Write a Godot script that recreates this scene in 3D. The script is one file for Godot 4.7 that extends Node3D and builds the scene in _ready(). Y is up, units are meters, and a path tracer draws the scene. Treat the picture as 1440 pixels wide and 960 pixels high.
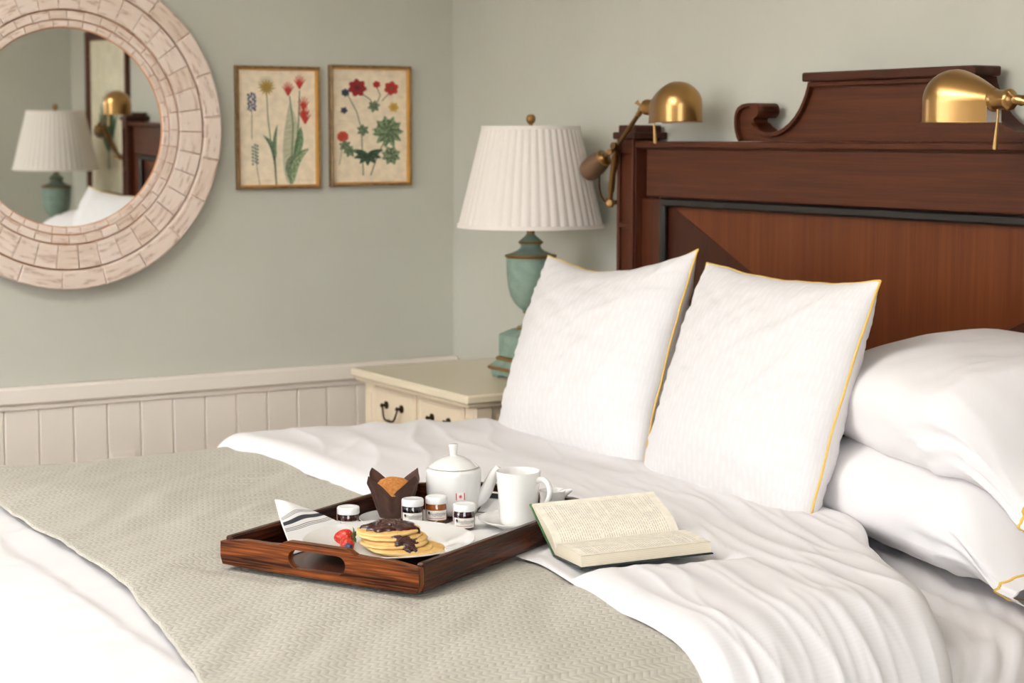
extends Node3D
# A hotel bedroom corner: king bed with breakfast tray, sage walls, light from unseen windows and an unseen ceiling lamp.

# ---------------------------------------------------------------- mesh builder
class MB:
	var v := PackedVector3Array()
	var n := PackedVector3Array()
	var t := PackedVector2Array()
	var c := PackedColorArray()
	var i := PackedInt32Array()
	var tint := Color.WHITE
	var use_tint := false

	func vert(p: Vector3, nn: Vector3, uv: Vector2) -> int:
		v.append(p); n.append(nn); t.append(uv); c.append(tint)
		return v.size() - 1

	func tri(a: int, b: int, d: int) -> void:
		# clockwise seen from the side the normals point to
		var g := (v[b] - v[a]).cross(v[d] - v[a])
		if g.dot(n[a] + n[b] + n[d]) > 0.0:
			i.append(a); i.append(d); i.append(b)
		else:
			i.append(a); i.append(b); i.append(d)

	func quad(a: Vector3, b: Vector3, d: Vector3, e: Vector3, ua := Vector2(0, 0), ub := Vector2(1, 0), ud := Vector2(1, 1), ue := Vector2(0, 1), out := Vector3.ZERO) -> void:
		var g := (b - a).cross(d - a)
		if g.length() < 1e-12:
			g = (d - a).cross(e - a)
		g = g.normalized()
		if out != Vector3.ZERO and g.dot(out) < 0.0:
			g = -g
		var k := vert(a, g, ua)
		vert(b, g, ub); vert(d, g, ud); vert(e, g, ue)
		tri(k, k + 1, k + 2); tri(k, k + 2, k + 3)

	func mesh() -> ArrayMesh:
		var a := []
		a.resize(Mesh.ARRAY_MAX)
		a[Mesh.ARRAY_VERTEX] = v
		a[Mesh.ARRAY_NORMAL] = n
		a[Mesh.ARRAY_TEX_UV] = t
		if use_tint:
			a[Mesh.ARRAY_COLOR] = c
		a[Mesh.ARRAY_INDEX] = i
		var m := ArrayMesh.new()
		m.add_surface_from_arrays(Mesh.PRIMITIVE_TRIANGLES, a)
		return m

	func xf(tr: Transform3D, from := 0) -> MB:
		for k in range(from, v.size()):
			v[k] = tr * v[k]
			n[k] = (tr.basis * n[k]).normalized()
		if tr.basis.determinant() < 0.0:
			for k in i.size() / 3:
				var q := i[k * 3]
				i[k * 3] = i[k * 3 + 1]
				i[k * 3 + 1] = q
		return self

	# smooth sheet through f(u, v); normals from neighbours; flip turns the front over
	func grid(nu: int, nv: int, f: Callable, flip := false, us := 1.0, vs := 1.0, wrap_u := false) -> MB:
		var base := v.size()
		var pts := PackedVector3Array()
		for b in nv + 1:
			for a in nu + 1:
				pts.append(f.call(float(a) / nu, float(b) / nv))
		for b in nv + 1:
			for a in nu + 1:
				var a0 := maxi(a - 1, 0)
				var a1 := mini(a + 1, nu)
				if wrap_u and (a == 0 or a == nu):
					a0 = nu - 1
					a1 = 1
				var b0 := maxi(b - 1, 0)
				var b1 := mini(b + 1, nv)
				var du := pts[b * (nu + 1) + a1] - pts[b * (nu + 1) + a0]
				var dv := pts[b1 * (nu + 1) + a] - pts[b0 * (nu + 1) + a]
				var g := du.cross(dv)
				if g.length() < 1e-14:
					var bb := b + 1 if b < nv / 2 else b - 1
					du = pts[bb * (nu + 1) + a1] - pts[bb * (nu + 1) + a0]
					g = du.cross(dv)
				g = g.normalized()
				vert(pts[b * (nu + 1) + a], -g if flip else g, Vector2(us * a / nu, vs * b / nv))
		for b in nv:
			for a in nu:
				var k := base + b * (nu + 1) + a
				tri(k, k + 1, k + nu + 2)
				tri(k, k + nu + 2, k + nu + 1)
		return self

	# turned shape around y; p = (radius, height) from one end to the other
	func lathe(p: Array, seg := 32, crease := 38.0, us := 1.0, vs := 1.0) -> MB:
		var m := p.size()
		var sn: Array[Vector2] = []
		for k in m - 1:
			var d: Vector2 = p[k + 1] - p[k]
			sn.append(Vector2(d.y, -d.x).normalized() if d.length() > 1e-9 else Vector2(1, 0))
		# outward: positive r side for a profile that runs upward; sign settled by the bulk
		var area := 0.0
		for k in m - 1:
			area += (p[k + 1].y - p[k].y) * (p[k].x + p[k + 1].x)
		var sg := 1.0 if area >= 0.0 else -1.0
		var len := 0.0
		for k in m - 1:
			var na := sn[k] * sg
			var nb := sn[k] * sg
			if k > 0 and sn[k].angle_to(sn[k - 1]) < deg_to_rad(crease) and sn[k].angle_to(sn[k - 1]) > -deg_to_rad(crease):
				na = ((sn[k] + sn[k - 1]) * sg).normalized()
			if k < m - 2 and absf(sn[k].angle_to(sn[k + 1])) < deg_to_rad(crease):
				nb = ((sn[k] + sn[k + 1]) * sg).normalized()
			var base := v.size()
			var l2: float = len + (p[k + 1] - p[k]).length()
			for s in seg + 1:
				var th := TAU * s / seg
				var e := Vector3(cos(th), 0, sin(th))
				vert(e * p[k].x + Vector3(0, p[k].y, 0), e * na.x + Vector3(0, na.y, 0), Vector2(us * s / seg, vs * len))
				vert(e * p[k + 1].x + Vector3(0, p[k + 1].y, 0), e * nb.x + Vector3(0, nb.y, 0), Vector2(us * s / seg, vs * l2))
			len = l2
			for s in seg:
				var q := base + s * 2
				if p[k].x > 1e-6:
					tri(q, q + 2, q + 1)
				if p[k + 1].x > 1e-6:
					tri(q + 1, q + 2, q + 3)
		return self

	# bar that follows points with a radius each
	func tube(pts: Array, rad, seg := 10, cap := true) -> MB:
		var m := pts.size()
		var up := Vector3.UP
		var rings: Array = []
		var d0: Vector3 = (pts[1] - pts[0]).normalized()
		if absf(d0.dot(up)) > 0.9:
			up = Vector3.RIGHT
		var side := d0.cross(up).normalized()
		var base := v.size()
		var len := 0.0
		for k in m:
			var d: Vector3 = (pts[mini(k + 1, m - 1)] - pts[maxi(k - 1, 0)]).normalized()
			side = (side - d * side.dot(d)).normalized()
			var o := d.cross(side)
			var r: float = rad[k] if rad is Array else rad
			if k > 0:
				len += (pts[k] - pts[k - 1]).length()
			for s in seg + 1:
				var th := TAU * s / seg
				var e := side * cos(th) + o * sin(th)
				vert(pts[k] + e * r, e, Vector2(float(s) / seg, len))
		for k in m - 1:
			for s in seg:
				var q := base + k * (seg + 1) + s
				tri(q, q + 1, q + seg + 2)
				tri(q, q + seg + 2, q + seg + 1)
		if cap:
			for e in [0, m - 1]:
				var d: Vector3 = (pts[1] - pts[0]) if e == 0 else (pts[m - 1] - pts[m - 2])
				d = d.normalized() * (-1.0 if e == 0 else 1.0)
				var q := vert(pts[e], d, Vector2(0.5, 0.5))
				for s in seg + 1:
					vert(v[base + e * (seg + 1) + s], d, Vector2(0.5, 0.5))
				for s in seg:
					tri(q, q + 1 + s, q + 2 + s)
		return self

	# box with chamfered edges; grain = axis along which the texture's v runs
	func box(ce: Vector3, sz: Vector3, bev := 0.002, grain := 1) -> MB:
		var h := sz * 0.5
		var b := minf(bev, minf(h.x, minf(h.y, h.z)) * 0.9)
		var uvo := func(p: Vector3, ax: int) -> Vector2:
			var q := p + ce * 0.37
			var al := grain if grain != ax else (1 if ax != 1 else 0)
			var ac := 3 - ax - al
			return Vector2(q[ac], q[al])
		for ax in 3:
			var a1 := (ax + 1) % 3
			var a2 := (ax + 2) % 3
			for s in [-1.0, 1.0]:
				var co: Array[Vector3] = []
				for k in [[-1, -1], [1, -1], [1, 1], [-1, 1]]:
					var p := Vector3.ZERO
					p[ax] = s * h[ax]
					p[a1] = k[0] * (h[a1] - b)
					p[a2] = k[1] * (h[a2] - b)
					co.append(p)
				var out := Vector3.ZERO
				out[ax] = s
				quad(ce + co[0], ce + co[1], ce + co[2], ce + co[3], uvo.call(co[0], ax), uvo.call(co[1], ax), uvo.call(co[2], ax), uvo.call(co[3], ax), out)
		if b > 0.0:
			for ax in 3:
				var a1 := (ax + 1) % 3
				var a2 := (ax + 2) % 3
				for s1 in [-1.0, 1.0]:
					for s2 in [-1.0, 1.0]:
						var q: Array[Vector3] = []
						for e in [[-1, 0], [1, 0], [1, 1], [-1, 1]]:
							var p := Vector3.ZERO
							p[ax] = e[0] * (h[ax] - b)
							p[a1] = s1 * (h[a1] - (b if e[1] == 1 else 0.0))
							p[a2] = s2 * (h[a2] - (0.0 if e[1] == 1 else b))
							q.append(p)
						var out := Vector3.ZERO
						out[a1] = s1
						out[a2] = s2
						quad(ce + q[0], ce + q[1], ce + q[2], ce + q[3], uvo.call(q[0], a1), uvo.call(q[1], a1), uvo.call(q[2], a1), uvo.call(q[3], a1), out)
			for s in [[-1, -1, -1], [-1, -1, 1], [-1, 1, -1], [-1, 1, 1], [1, -1, -1], [1, -1, 1], [1, 1, -1], [1, 1, 1]]:
				var sg := Vector3(s[0], s[1], s[2])
				var nn := sg.normalized()
				var k := v.size()
				vert(ce + sg * (h - Vector3(0, b, b)), nn, Vector2.ZERO)
				vert(ce + sg * (h - Vector3(b, 0, b)), nn, Vector2.ZERO)
				vert(ce + sg * (h - Vector3(b, b, 0)), nn, Vector2.ZERO)
				tri(k, k + 1, k + 2)
		return self

	# outline in xy pushed from z0 to z1, with a small bevel; crease in degrees
	func prism(poly: Array, z0: float, z1: float, bev := 0.0, crease := 40.0, us := 1.0) -> MB:
		var p := PackedVector2Array(poly)
		if Geometry2D.is_polygon_clockwise(p):
			p.reverse()
		var m := p.size()
		var en: Array[Vector2] = []
		for k in m:
			var d := p[(k + 1) % m] - p[k]
			en.append(Vector2(d.y, -d.x).normalized())
		if not Geometry2D.is_polygon_clockwise(p):
			pass
		# outward test
		var mid := (p[0] + p[1]) * 0.5
		if Geometry2D.is_point_in_polygon(mid + en[0] * 1e-5, p):
			for k in m:
				en[k] = -en[k]
		var ins := PackedVector2Array()
		for k in m:
			var g := en[k] + en[(k + m - 1) % m]
			var l := maxf(g.length_squared() * 0.5, 0.3)
			ins.append(p[k] - g * (bev / l) if bev > 0.0 else p[k])
		var ix := Geometry2D.triangulate_polygon(ins)
		for side in [0, 1]:
			var z := z0 if side == 0 else z1
			var nn := Vector3(0, 0, -1.0 if side == 0 else 1.0)
			var base := v.size()
			for k in m:
				vert(Vector3(ins[k].x, ins[k].y, z), nn, ins[k] * us)
			for k in ix.size() / 3:
				tri(base + ix[k * 3], base + ix[k * 3 + 1], base + ix[k * 3 + 2])
		var len := 0.0
		for k in m:
			var j := (k + 1) % m
			var na := en[k]
			var nb := en[k]
			if absf(en[k].angle_to(en[(k + m - 1) % m])) < deg_to_rad(crease):
				na = (en[k] + en[(k + m - 1) % m]).normalized()
			if absf(en[k].angle_to(en[j])) < deg_to_rad(crease):
				nb = (en[k] + en[j]).normalized()
			var l2 := len + (p[j] - p[k]).length()
			var rows := [[z0 + bev, p], [z1 - bev, p]]
			if bev > 0.0:
				rows = [[z0, ins], [z0 + bev, p], [z1 - bev, p], [z1, ins]]
			for r in rows.size() - 1:
				var zt := 0.0
				if bev > 0.0:
					zt = -1.0 if r == 0 else (1.0 if r == 2 else 0.0)
				var base := v.size()
				var A: PackedVector2Array = rows[r][1]
				var B: PackedVector2Array = rows[r + 1][1]
				vert(Vector3(A[k].x, A[k].y, rows[r][0]), Vector3(na.x, na.y, zt).normalized(), Vector2(rows[r][0], len) * us)
				vert(Vector3(A[j].x, A[j].y, rows[r][0]), Vector3(nb.x, nb.y, zt).normalized(), Vector2(rows[r][0], l2) * us)
				vert(Vector3(B[j].x, B[j].y, rows[r + 1][0]), Vector3(nb.x, nb.y, zt).normalized(), Vector2(rows[r + 1][0], l2) * us)
				vert(Vector3(B[k].x, B[k].y, rows[r + 1][0]), Vector3(na.x, na.y, zt).normalized(), Vector2(rows[r + 1][0], len) * us)
				tri(base, base + 1, base + 2)
				tri(base, base + 2, base + 3)
			len = l2
		return self

# ---------------------------------------------------------------- nodes
var used := {}

func numbered(called: String) -> String:
	if not used.has(called):
		used[called] = 0
		return called
	used[called] += 1
	return "%s_%03d" % [called, used[called]]

func thing(called: String, label: String, category: String, at := Vector3.ZERO, group := "") -> Node3D:
	var o := Node3D.new()
	o.name = numbered(called)
	add_child(o)
	o.position = at
	tag(o, label, category, group)
	return o

func tag(o: Node, label: String, category: String, group := "") -> void:
	o.set_meta("label", label)
	o.set_meta("category", category)
	if group:
		o.set_meta("group", group)

func put(called: String, mesh: Mesh, m: Material, parent: Node = null, at := Transform3D.IDENTITY) -> MeshInstance3D:
	var o := MeshInstance3D.new()
	o.mesh = mesh
	o.material_override = m
	o.transform = at
	if parent == null:
		o.name = numbered(called)
		add_child(o)
	else:
		o.name = called
		parent.add_child(o, true)
	return o

func struct(o: Node, label := "") -> Node:
	o.set_meta("kind", "structure")
	if label:
		o.set_meta("label", label)
	return o

func at(x: float, y: float, z: float) -> Transform3D:
	return Transform3D(Basis.IDENTITY, Vector3(x, y, z))

func mat(c: Color, rough := 0.6, metal := 0.0, called := "") -> StandardMaterial3D:
	var m := StandardMaterial3D.new()
	m.albedo_color = c
	m.roughness = rough
	m.metallic = metal
	m.resource_name = called
	return m

func rgb(r: int, g: int, b: int) -> Color:
	return Color(r / 255.0, g / 255.0, b / 255.0)

# ---------------------------------------------------------------- textures
func noise(seed: int, freq: float, oct := 3) -> FastNoiseLite:
	var f := FastNoiseLite.new()
	f.noise_type = FastNoiseLite.TYPE_SIMPLEX_SMOOTH
	f.seed = seed
	f.frequency = freq
	f.fractal_octaves = oct
	f.fractal_type = FastNoiseLite.FRACTAL_FBM if oct > 1 else FastNoiseLite.FRACTAL_NONE
	return f

func tex(im: Image) -> ImageTexture:
	return ImageTexture.create_from_image(im)

# wood: u across the grain, v along it
func wood_image(dark: Color, lightc: Color, seed: int, stretch: float, fine: float, contrast: float) -> Image:
	var w := 256
	var h := 512
	var im := Image.create(w, h, false, Image.FORMAT_RGB8)
	var a := noise(seed, 1.0, 3)
	var b := noise(seed + 1, 1.0, 2)
	for y in h:
		for x in w:
			# wrap by blending along v
			var u := x / float(w)
			var vv := y / float(h)
			var cu := cos(TAU * u) * 1.3
			var su := sin(TAU * u) * 1.3
			var cy := absf(2.0 * vv - 1.0) * stretch * 1.6
			var k := a.get_noise_3d(cu * 1.6, su * 1.6, cy) * 0.9
			var g := b.get_noise_3d(cu * fine, su * fine, cy * 1.4)
			var rings := sin((u * 9.0 + k * 2.4) * TAU) * 0.25
			var f := clampf(0.5 + (k * 0.8 + g * 0.55 + rings * 0.35) * contrast, 0.0, 1.0)
			im.set_pixel(x, y, dark.lerp(lightc, f))
	return im

func wood(dark: Color, lightc: Color, seed: int, rough: float, us: float, vs: float, contrast := 1.0, stretch := 2.0, fine := 9.0) -> StandardMaterial3D:
	var m := mat(Color.WHITE, rough)
	m.albedo_texture = tex(wood_image(dark, lightc, seed, stretch, fine, contrast))
	m.uv1_scale = Vector3(us, vs, 1)
	m.metallic_specular = 0.35
	return m

func mottled(a: Color, b: Color, seed: int, freq: float, size := 256, power := 1.0) -> ImageTexture:
	var f := noise(seed, freq, 4)
	var g := f.get_seamless_image(size, size)
	var im := Image.create(size, size, false, Image.FORMAT_RGB8)
	for y in size:
		for x in size:
			im.set_pixel(x, y, a.lerp(b, pow(g.get_pixel(x, y).r, power)))
	return tex(im)

func normal_from(h: Callable, size: int, bump: float) -> ImageTexture:
	var im := Image.create(size, size, false, Image.FORMAT_RGBA8)
	for y in size:
		for x in size:
			var k: float = clampf(h.call(x / float(size), y / float(size)), 0.0, 1.0)
			im.set_pixel(x, y, Color(k, k, k))
	im.bump_map_to_normal_map(bump)
	return tex(im)

# ---------------------------------------------------------------- painting (flat prints)
func p_disc(im: Image, cx: float, cy: float, r: float, c: Color) -> void:
	var w := im.get_width()
	var h := im.get_height()
	for y in range(maxi(0, int(cy - r) - 1), mini(h, int(cy + r) + 2)):
		for x in range(maxi(0, int(cx - r) - 1), mini(w, int(cx + r) + 2)):
			var k := clampf(r + 0.5 - Vector2(x - cx, y - cy).length(), 0.0, 1.0)
			if k > 0.0:
				im.set_pixel(x, y, im.get_pixel(x, y).lerp(c, k * c.a))

func p_stroke(im: Image, pts: Array, r0: float, r1: float, c: Color) -> void:
	var w := im.get_width()
	for k in pts.size() - 1:
		var a: Vector2 = pts[k] * w
		var b: Vector2 = pts[k + 1] * w
		var n := maxi(1, int((b - a).length() / 0.8))
		for s in n:
			var f := float(s) / n
			var q := a.lerp(b, f)
			p_disc(im, q.x, q.y, w * lerpf(r0, r1, (k + f) / (pts.size() - 1)), c)

func p_leaf(im: Image, a: Vector2, b: Vector2, wide: float, bend: float, c: Color, vein: Color) -> void:
	var n := 60
	var d := b - a
	var side := Vector2(-d.y, d.x).normalized()
	var w := im.get_width()
	var f := noise(int(a.x * 900) + 7, 0.08, 2)
	for k in n:
		var s := k / float(n - 1)
		var mid := a + d * s + side * bend * sin(PI * s)
		var hw := wide * pow(sin(PI * pow(s, 0.8)), 0.8)
		var cnt := int(hw * w / 0.8) + 1
		for q in range(-cnt, cnt + 1):
			var o := q / float(cnt)
			var pt: Vector2 = (mid + side * hw * o) * w
			var cc := c.lerp(vein, clampf(0.35 + 0.8 * f.get_noise_2d(pt.x * 1.5, pt.y), 0.0, 0.75))
			if o < 0.0:
				cc = cc.darkened(0.2)
			p_disc(im, pt.x, pt.y, 1.0, cc)
	for k in 40:
		var s := k / 39.0
		var mid := (a + d * s + side * bend * sin(PI * s)) * w
		p_disc(im, mid.x, mid.y, 0.7, vein)

func p_flower(im: Image, ce: Vector2, r: float, petals: int, c: Color, heart: Color, thin := 0.32) -> void:
	var w := im.get_width()
	for k in petals:
		var th := TAU * k / petals + r * 31.0
		for s in 12:
			var f := s / 11.0
			var q := (ce + Vector2(cos(th), sin(th)) * r * (0.15 + 0.85 * f)) * w
			p_disc(im, q.x, q.y, w * r * thin * sin(PI * (0.15 + 0.8 * f)) + 0.4, c.darkened(0.35 * (1.0 - f)))
	p_disc(im, ce.x * w, ce.y * w, w * r * 0.22, heart)

func p_tiny_lines(im: Image, a: Vector2, wide: float) -> void:
	var w := im.get_width()
	for k in 2:
		for x in int(wide * w):
			if (x * 7 + k * 3) % 5 < 3:
				var q := Vector2(a.x * w + x + k * 6, a.y * w + k * 5)
				if q.x < w - 1 and q.y < im.get_height() - 1:
					im.set_pixel(int(q.x), int(q.y), im.get_pixel(int(q.x), int(q.y)).lerp(rgb(120, 95, 70), 0.4))

func paper_image(w: int, h: int, c: Color, seed: int) -> Image:
	var im := Image.create(w, h, false, Image.FORMAT_RGB8)
	var f := noise(seed, 0.02, 4)
	for y in h:
		for x in w:
			im.set_pixel(x, y, c.darkened(clampf(0.03 + 0.07 * f.get_noise_2d(x, y), 0.0, 1.0)))
	return im

func botanical_one() -> Image:
	var im := paper_image(300, 440, rgb(244, 226, 198), 3)
	var g := rgb(62, 92, 62)
	var v := Vector2.ZERO
	# purple spike
	p_stroke(im, [Vector2(.165, .5), Vector2(.16, .88)], .004, .004, rgb(120, 112, 80))
	for k in 26:
		p_disc(im, 300 * (.165 + .045 * sin(k * 2.4)), 300 * (.30 + .22 * k / 26.0), 5.0, rgb(66, 64, 84).lightened(0.3 * absf(sin(k * 1.7))))
	# yellow spiky bloom
	p_stroke(im, [Vector2(.36, .27), Vector2(.37, .6), Vector2(.41, .95), Vector2(.45, 1.2)], .006, .008, rgb(112, 120, 76))
	for k in 13:
		var th := -PI + PI * k / 12.0
		p_stroke(im, [Vector2(.36, .24), Vector2(.36 + .12 * cos(th), .22 + .15 * sin(th))], .008, .002, rgb(120, 124, 86))
	p_flower(im, Vector2(.36, .22), .10, 13, rgb(190, 156, 76), rgb(150, 118, 58), .13)
	# red blossoms
	for q in [Vector2(.64, .26), Vector2(.79, .17), Vector2(.84, .45), Vector2(.84, .56), Vector2(.86, .62)]:
		for k in 6:
			var th: float = -PI * 0.5 + (k - 2.5) * 0.42
			p_stroke(im, [q + Vector2(0, .05), q + Vector2(.085 * cos(th), .12 * sin(th))], .013, .004, rgb(190, 58, 46).darkened(0.08 * (k % 3)))
	p_stroke(im, [Vector2(.66, .33), Vector2(.70, .7), Vector2(.66, 1.45)], .006, .009, g)
	p_stroke(im, [Vector2(.79, .26), Vector2(.77, .7), Vector2(.70, 1.3)], .006, .008, g)
	# broad leaves
	p_leaf(im, Vector2(.64, 1.45), Vector2(.66, .42), .115, .03, rgb(58, 96, 66), rgb(190, 190, 140))
	p_leaf(im, Vector2(.67, 1.45), Vector2(.90, 1.0), .085, -.10, rgb(66, 104, 70), rgb(214, 200, 158))
	p_leaf(im, Vector2(.72, 1.1), Vector2(.80, .72), .05, .02, rgb(72, 110, 74), rgb(170, 180, 130))
	p_leaf(im, Vector2(.45, 1.15), Vector2(.31, .83), .035, .05, rgb(66, 96, 70), rgb(150, 160, 120))
	p_leaf(im, Vector2(.46, 1.12), Vector2(.49, .70), .022, -.02, rgb(70, 104, 72), rgb(150, 160, 120))
	p_stroke(im, [Vector2(.45, 1.1), Vector2(.47, 1.48)], .012, .008, rgb(74, 78, 52))
	# grey-green sprig
	p_stroke(im, [Vector2(.20, .95), Vector2(.22, 1.25), Vector2(.26, 1.5)], .004, .004, rgb(110, 116, 88))
	for k in 18:
		p_disc(im, 300 * (.20 + .035 * sin(k * 2.1)), 300 * (.95 + .26 * k / 18.0), 4.5, rgb(112, 128, 104).darkened(0.2 * absf(sin(k * 1.3))))
	for q in [Vector2(.07, .57), Vector2(.40, .36), Vector2(.26, 1.4), Vector2(.78, 1.4)]:
		p_tiny_lines(im, q, .17)
	return im

func botanical_two() -> Image:
	var im := paper_image(300, 480, rgb(243, 224, 195), 5)
	var g := rgb(58, 84, 58)
	var stem := rgb(96, 96, 66)
	p_stroke(im, [Vector2(.36, .32), Vector2(.50, .42), Vector2(.55, .52)], .006, .006, stem)
	p_stroke(im, [Vector2(.59, .25), Vector2(.64, .36), Vector2(.58, .5)], .005, .005, stem)
	p_stroke(im, [Vector2(.77, .32), Vector2(.66, .44)], .005, .005, stem)
	p_stroke(im, [Vector2(.20, .36), Vector2(.32, .6), Vector2(.38, .85), Vector2(.40, 1.5)], .005, .007, stem)
	p_stroke(im, [Vector2(.70, 1.0), Vector2(.60, 1.2), Vector2(.50, 1.5)], .007, .007, stem)
	p_stroke(im, [Vector2(.14, 1.0), Vector2(.08, 1.35)], .004, .003, stem)
	p_flower(im, Vector2(.33, .26), .12, 7, rgb(158, 40, 40), rgb(96, 22, 30), .36)
	p_flower(im, Vector2(.59, .21), .045, 6, rgb(194, 60, 52), rgb(170, 44, 44), .5)
	p_flower(im, Vector2(.79, .26), .09, 6, rgb(188, 54, 46), rgb(120, 80, 60), .45)
	p_flower(im, Vector2(.17, .33), .05, 6, rgb(62, 70, 86), rgb(44, 50, 62), .45)
	p_flower(im, Vector2(.15, .58), .045, 5, rgb(72, 78, 92), rgb(44, 50, 62), .4)
	p_flower(im, Vector2(.82, .53), .07, 6, rgb(222, 178, 84), rgb(196, 140, 50), .35)
	p_flower(im, Vector2(.13, .95), .065, 8, rgb(200, 74, 54), rgb(170, 54, 44), .55)
	p_disc(im, 300 * .74, 300 * .86, 300 * .16, rgb(96, 122, 84))
	for k in 11:
		var th := -PI * 0.95 + PI * 1.9 * k / 10.0
		p_leaf(im, Vector2(.74, .88), Vector2(.74, .88) + Vector2(cos(th) * .21, sin(th) * .23), .045, .0, rgb(66, 98, 66), rgb(196, 196, 150))
	p_disc(im, 300 * .78, 300 * 1.21, 300 * .10, rgb(92, 116, 80))
	for k in 8:
		var th := -PI * 0.9 + PI * 1.8 * k / 7.0
		p_leaf(im, Vector2(.78, 1.22), Vector2(.78, 1.22) + Vector2(cos(th) * .13, sin(th) * .14), .036, .0, rgb(66, 92, 64), rgb(190, 190, 146))
	for k in 7:
		var th := PI * k / 6.0
		p_leaf(im, Vector2(.46, 1.2), Vector2(.46, 1.2) + Vector2(cos(th) * .21, sin(th) * .22 - .06), .035, .0, rgb(44, 66, 46), rgb(90, 112, 80))
	for q in [Vector2(.55, .52), Vector2(.40, .86), Vector2(.16, 1.08), Vector2(.22, 1.16)]:
		for k in 6:
			var th = TAU * k / 6.0 + q.x * 9.0
			p_leaf(im, q, q + Vector2(cos(th), sin(th)) * .085, .022, .0, rgb(66, 88, 62), rgb(160, 168, 130))
	for q in [Vector2(.60, .07), Vector2(.06, .14), Vector2(.78, .38), Vector2(.06, .72)]:
		p_tiny_lines(im, q, .2)
	return im

func botanical_three() -> Image:
	var im := paper_image(220, 300, rgb(234, 224, 198), 9)
	for k in 9:
		var th := -PI * 0.5 + (k - 4) * 0.22
		p_leaf(im, Vector2(.5, 1.0), Vector2(.5, 1.0) + Vector2(cos(th) * .35, sin(th) * .55), .04, .02, rgb(58, 92, 60), rgb(130, 150, 110))
	p_stroke(im, [Vector2(.5, .95), Vector2(.5, 1.15)], .012, .012, rgb(90, 92, 60))
	return im

# ---------------------------------------------------------------- bedding shapes
var N1: FastNoiseLite
var N2: FastNoiseLite
const LAMP_AT := Vector3(2.4, 2.08, 3.0)
const BX := 2.05     # middle of the bed across

func sstep(a: float, b: float, x: float) -> float:
	var t := clampf((x - a) / (b - a), 0.0, 1.0)
	return t * t * (3.0 - 2.0 * t)

# cloth laid over the bed: arc length s from the middle -> x, y and the outward normal
func over(s: float, half: float, r: float, top: float) -> Array:
	if s > 0.0 and half > 1.0:
		r *= 1.7
	var a := half - r
	var sg := signf(s)
	var d := absf(s)
	if d <= a:
		return [Vector2(s, top), Vector2(0, 1)]
	if d <= a + r * PI * 0.5:
		var th := (d - a) / r
		return [Vector2(sg * (a + r * sin(th)), top - r * (1.0 - cos(th))), Vector2(sg * sin(th), cos(th))]
	var e := d - a - r * PI * 0.5
	return [Vector2(sg * (half + e * 0.06), top - r - e), Vector2(sg, 0)]

const TRAY_AT := Vector3(2.1546, 0.702, 1.283)
const TRAY_TURN := 0.4945

# cloth gives way under the tray
func pressed(p: Vector3, lower: float) -> Vector3:
	var q := (p - TRAY_AT).rotated(Vector3.UP, -TRAY_TURN)
	var d := maxf(absf(q.x) - 0.205, absf(q.z) - 0.305)
	var k := 1.0 - sstep(0.0, 0.07, d)
	if p.y > TRAY_AT.y - lower:
		p.y = lerpf(p.y, TRAY_AT.y - lower, k)
	# and under the book
	q = (p - Vector3(2.404, 0.7, 1.026)).rotated(Vector3.UP, 0.244)
	d = maxf(absf(q.x - 0.066) - 0.078, absf(q.z) - 0.12)
	k = 1.0 - sstep(0.0, 0.05, d)
	if p.y > 0.7055 - lower:
		p.y = lerpf(p.y, 0.7055 - lower, k)
	return p

func wrinkle(x: float, z: float, dir: Vector2, along: float, across: float) -> float:
	var a := x * dir.x + z * dir.y
	var b := -x * dir.y + z * dir.x
	var k := N1.get_noise_2d(a / along, b / across + 0.5 * N2.get_noise_2d(x * 1.3, z * 1.3))
	return k

var ready_mats := {}

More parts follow.
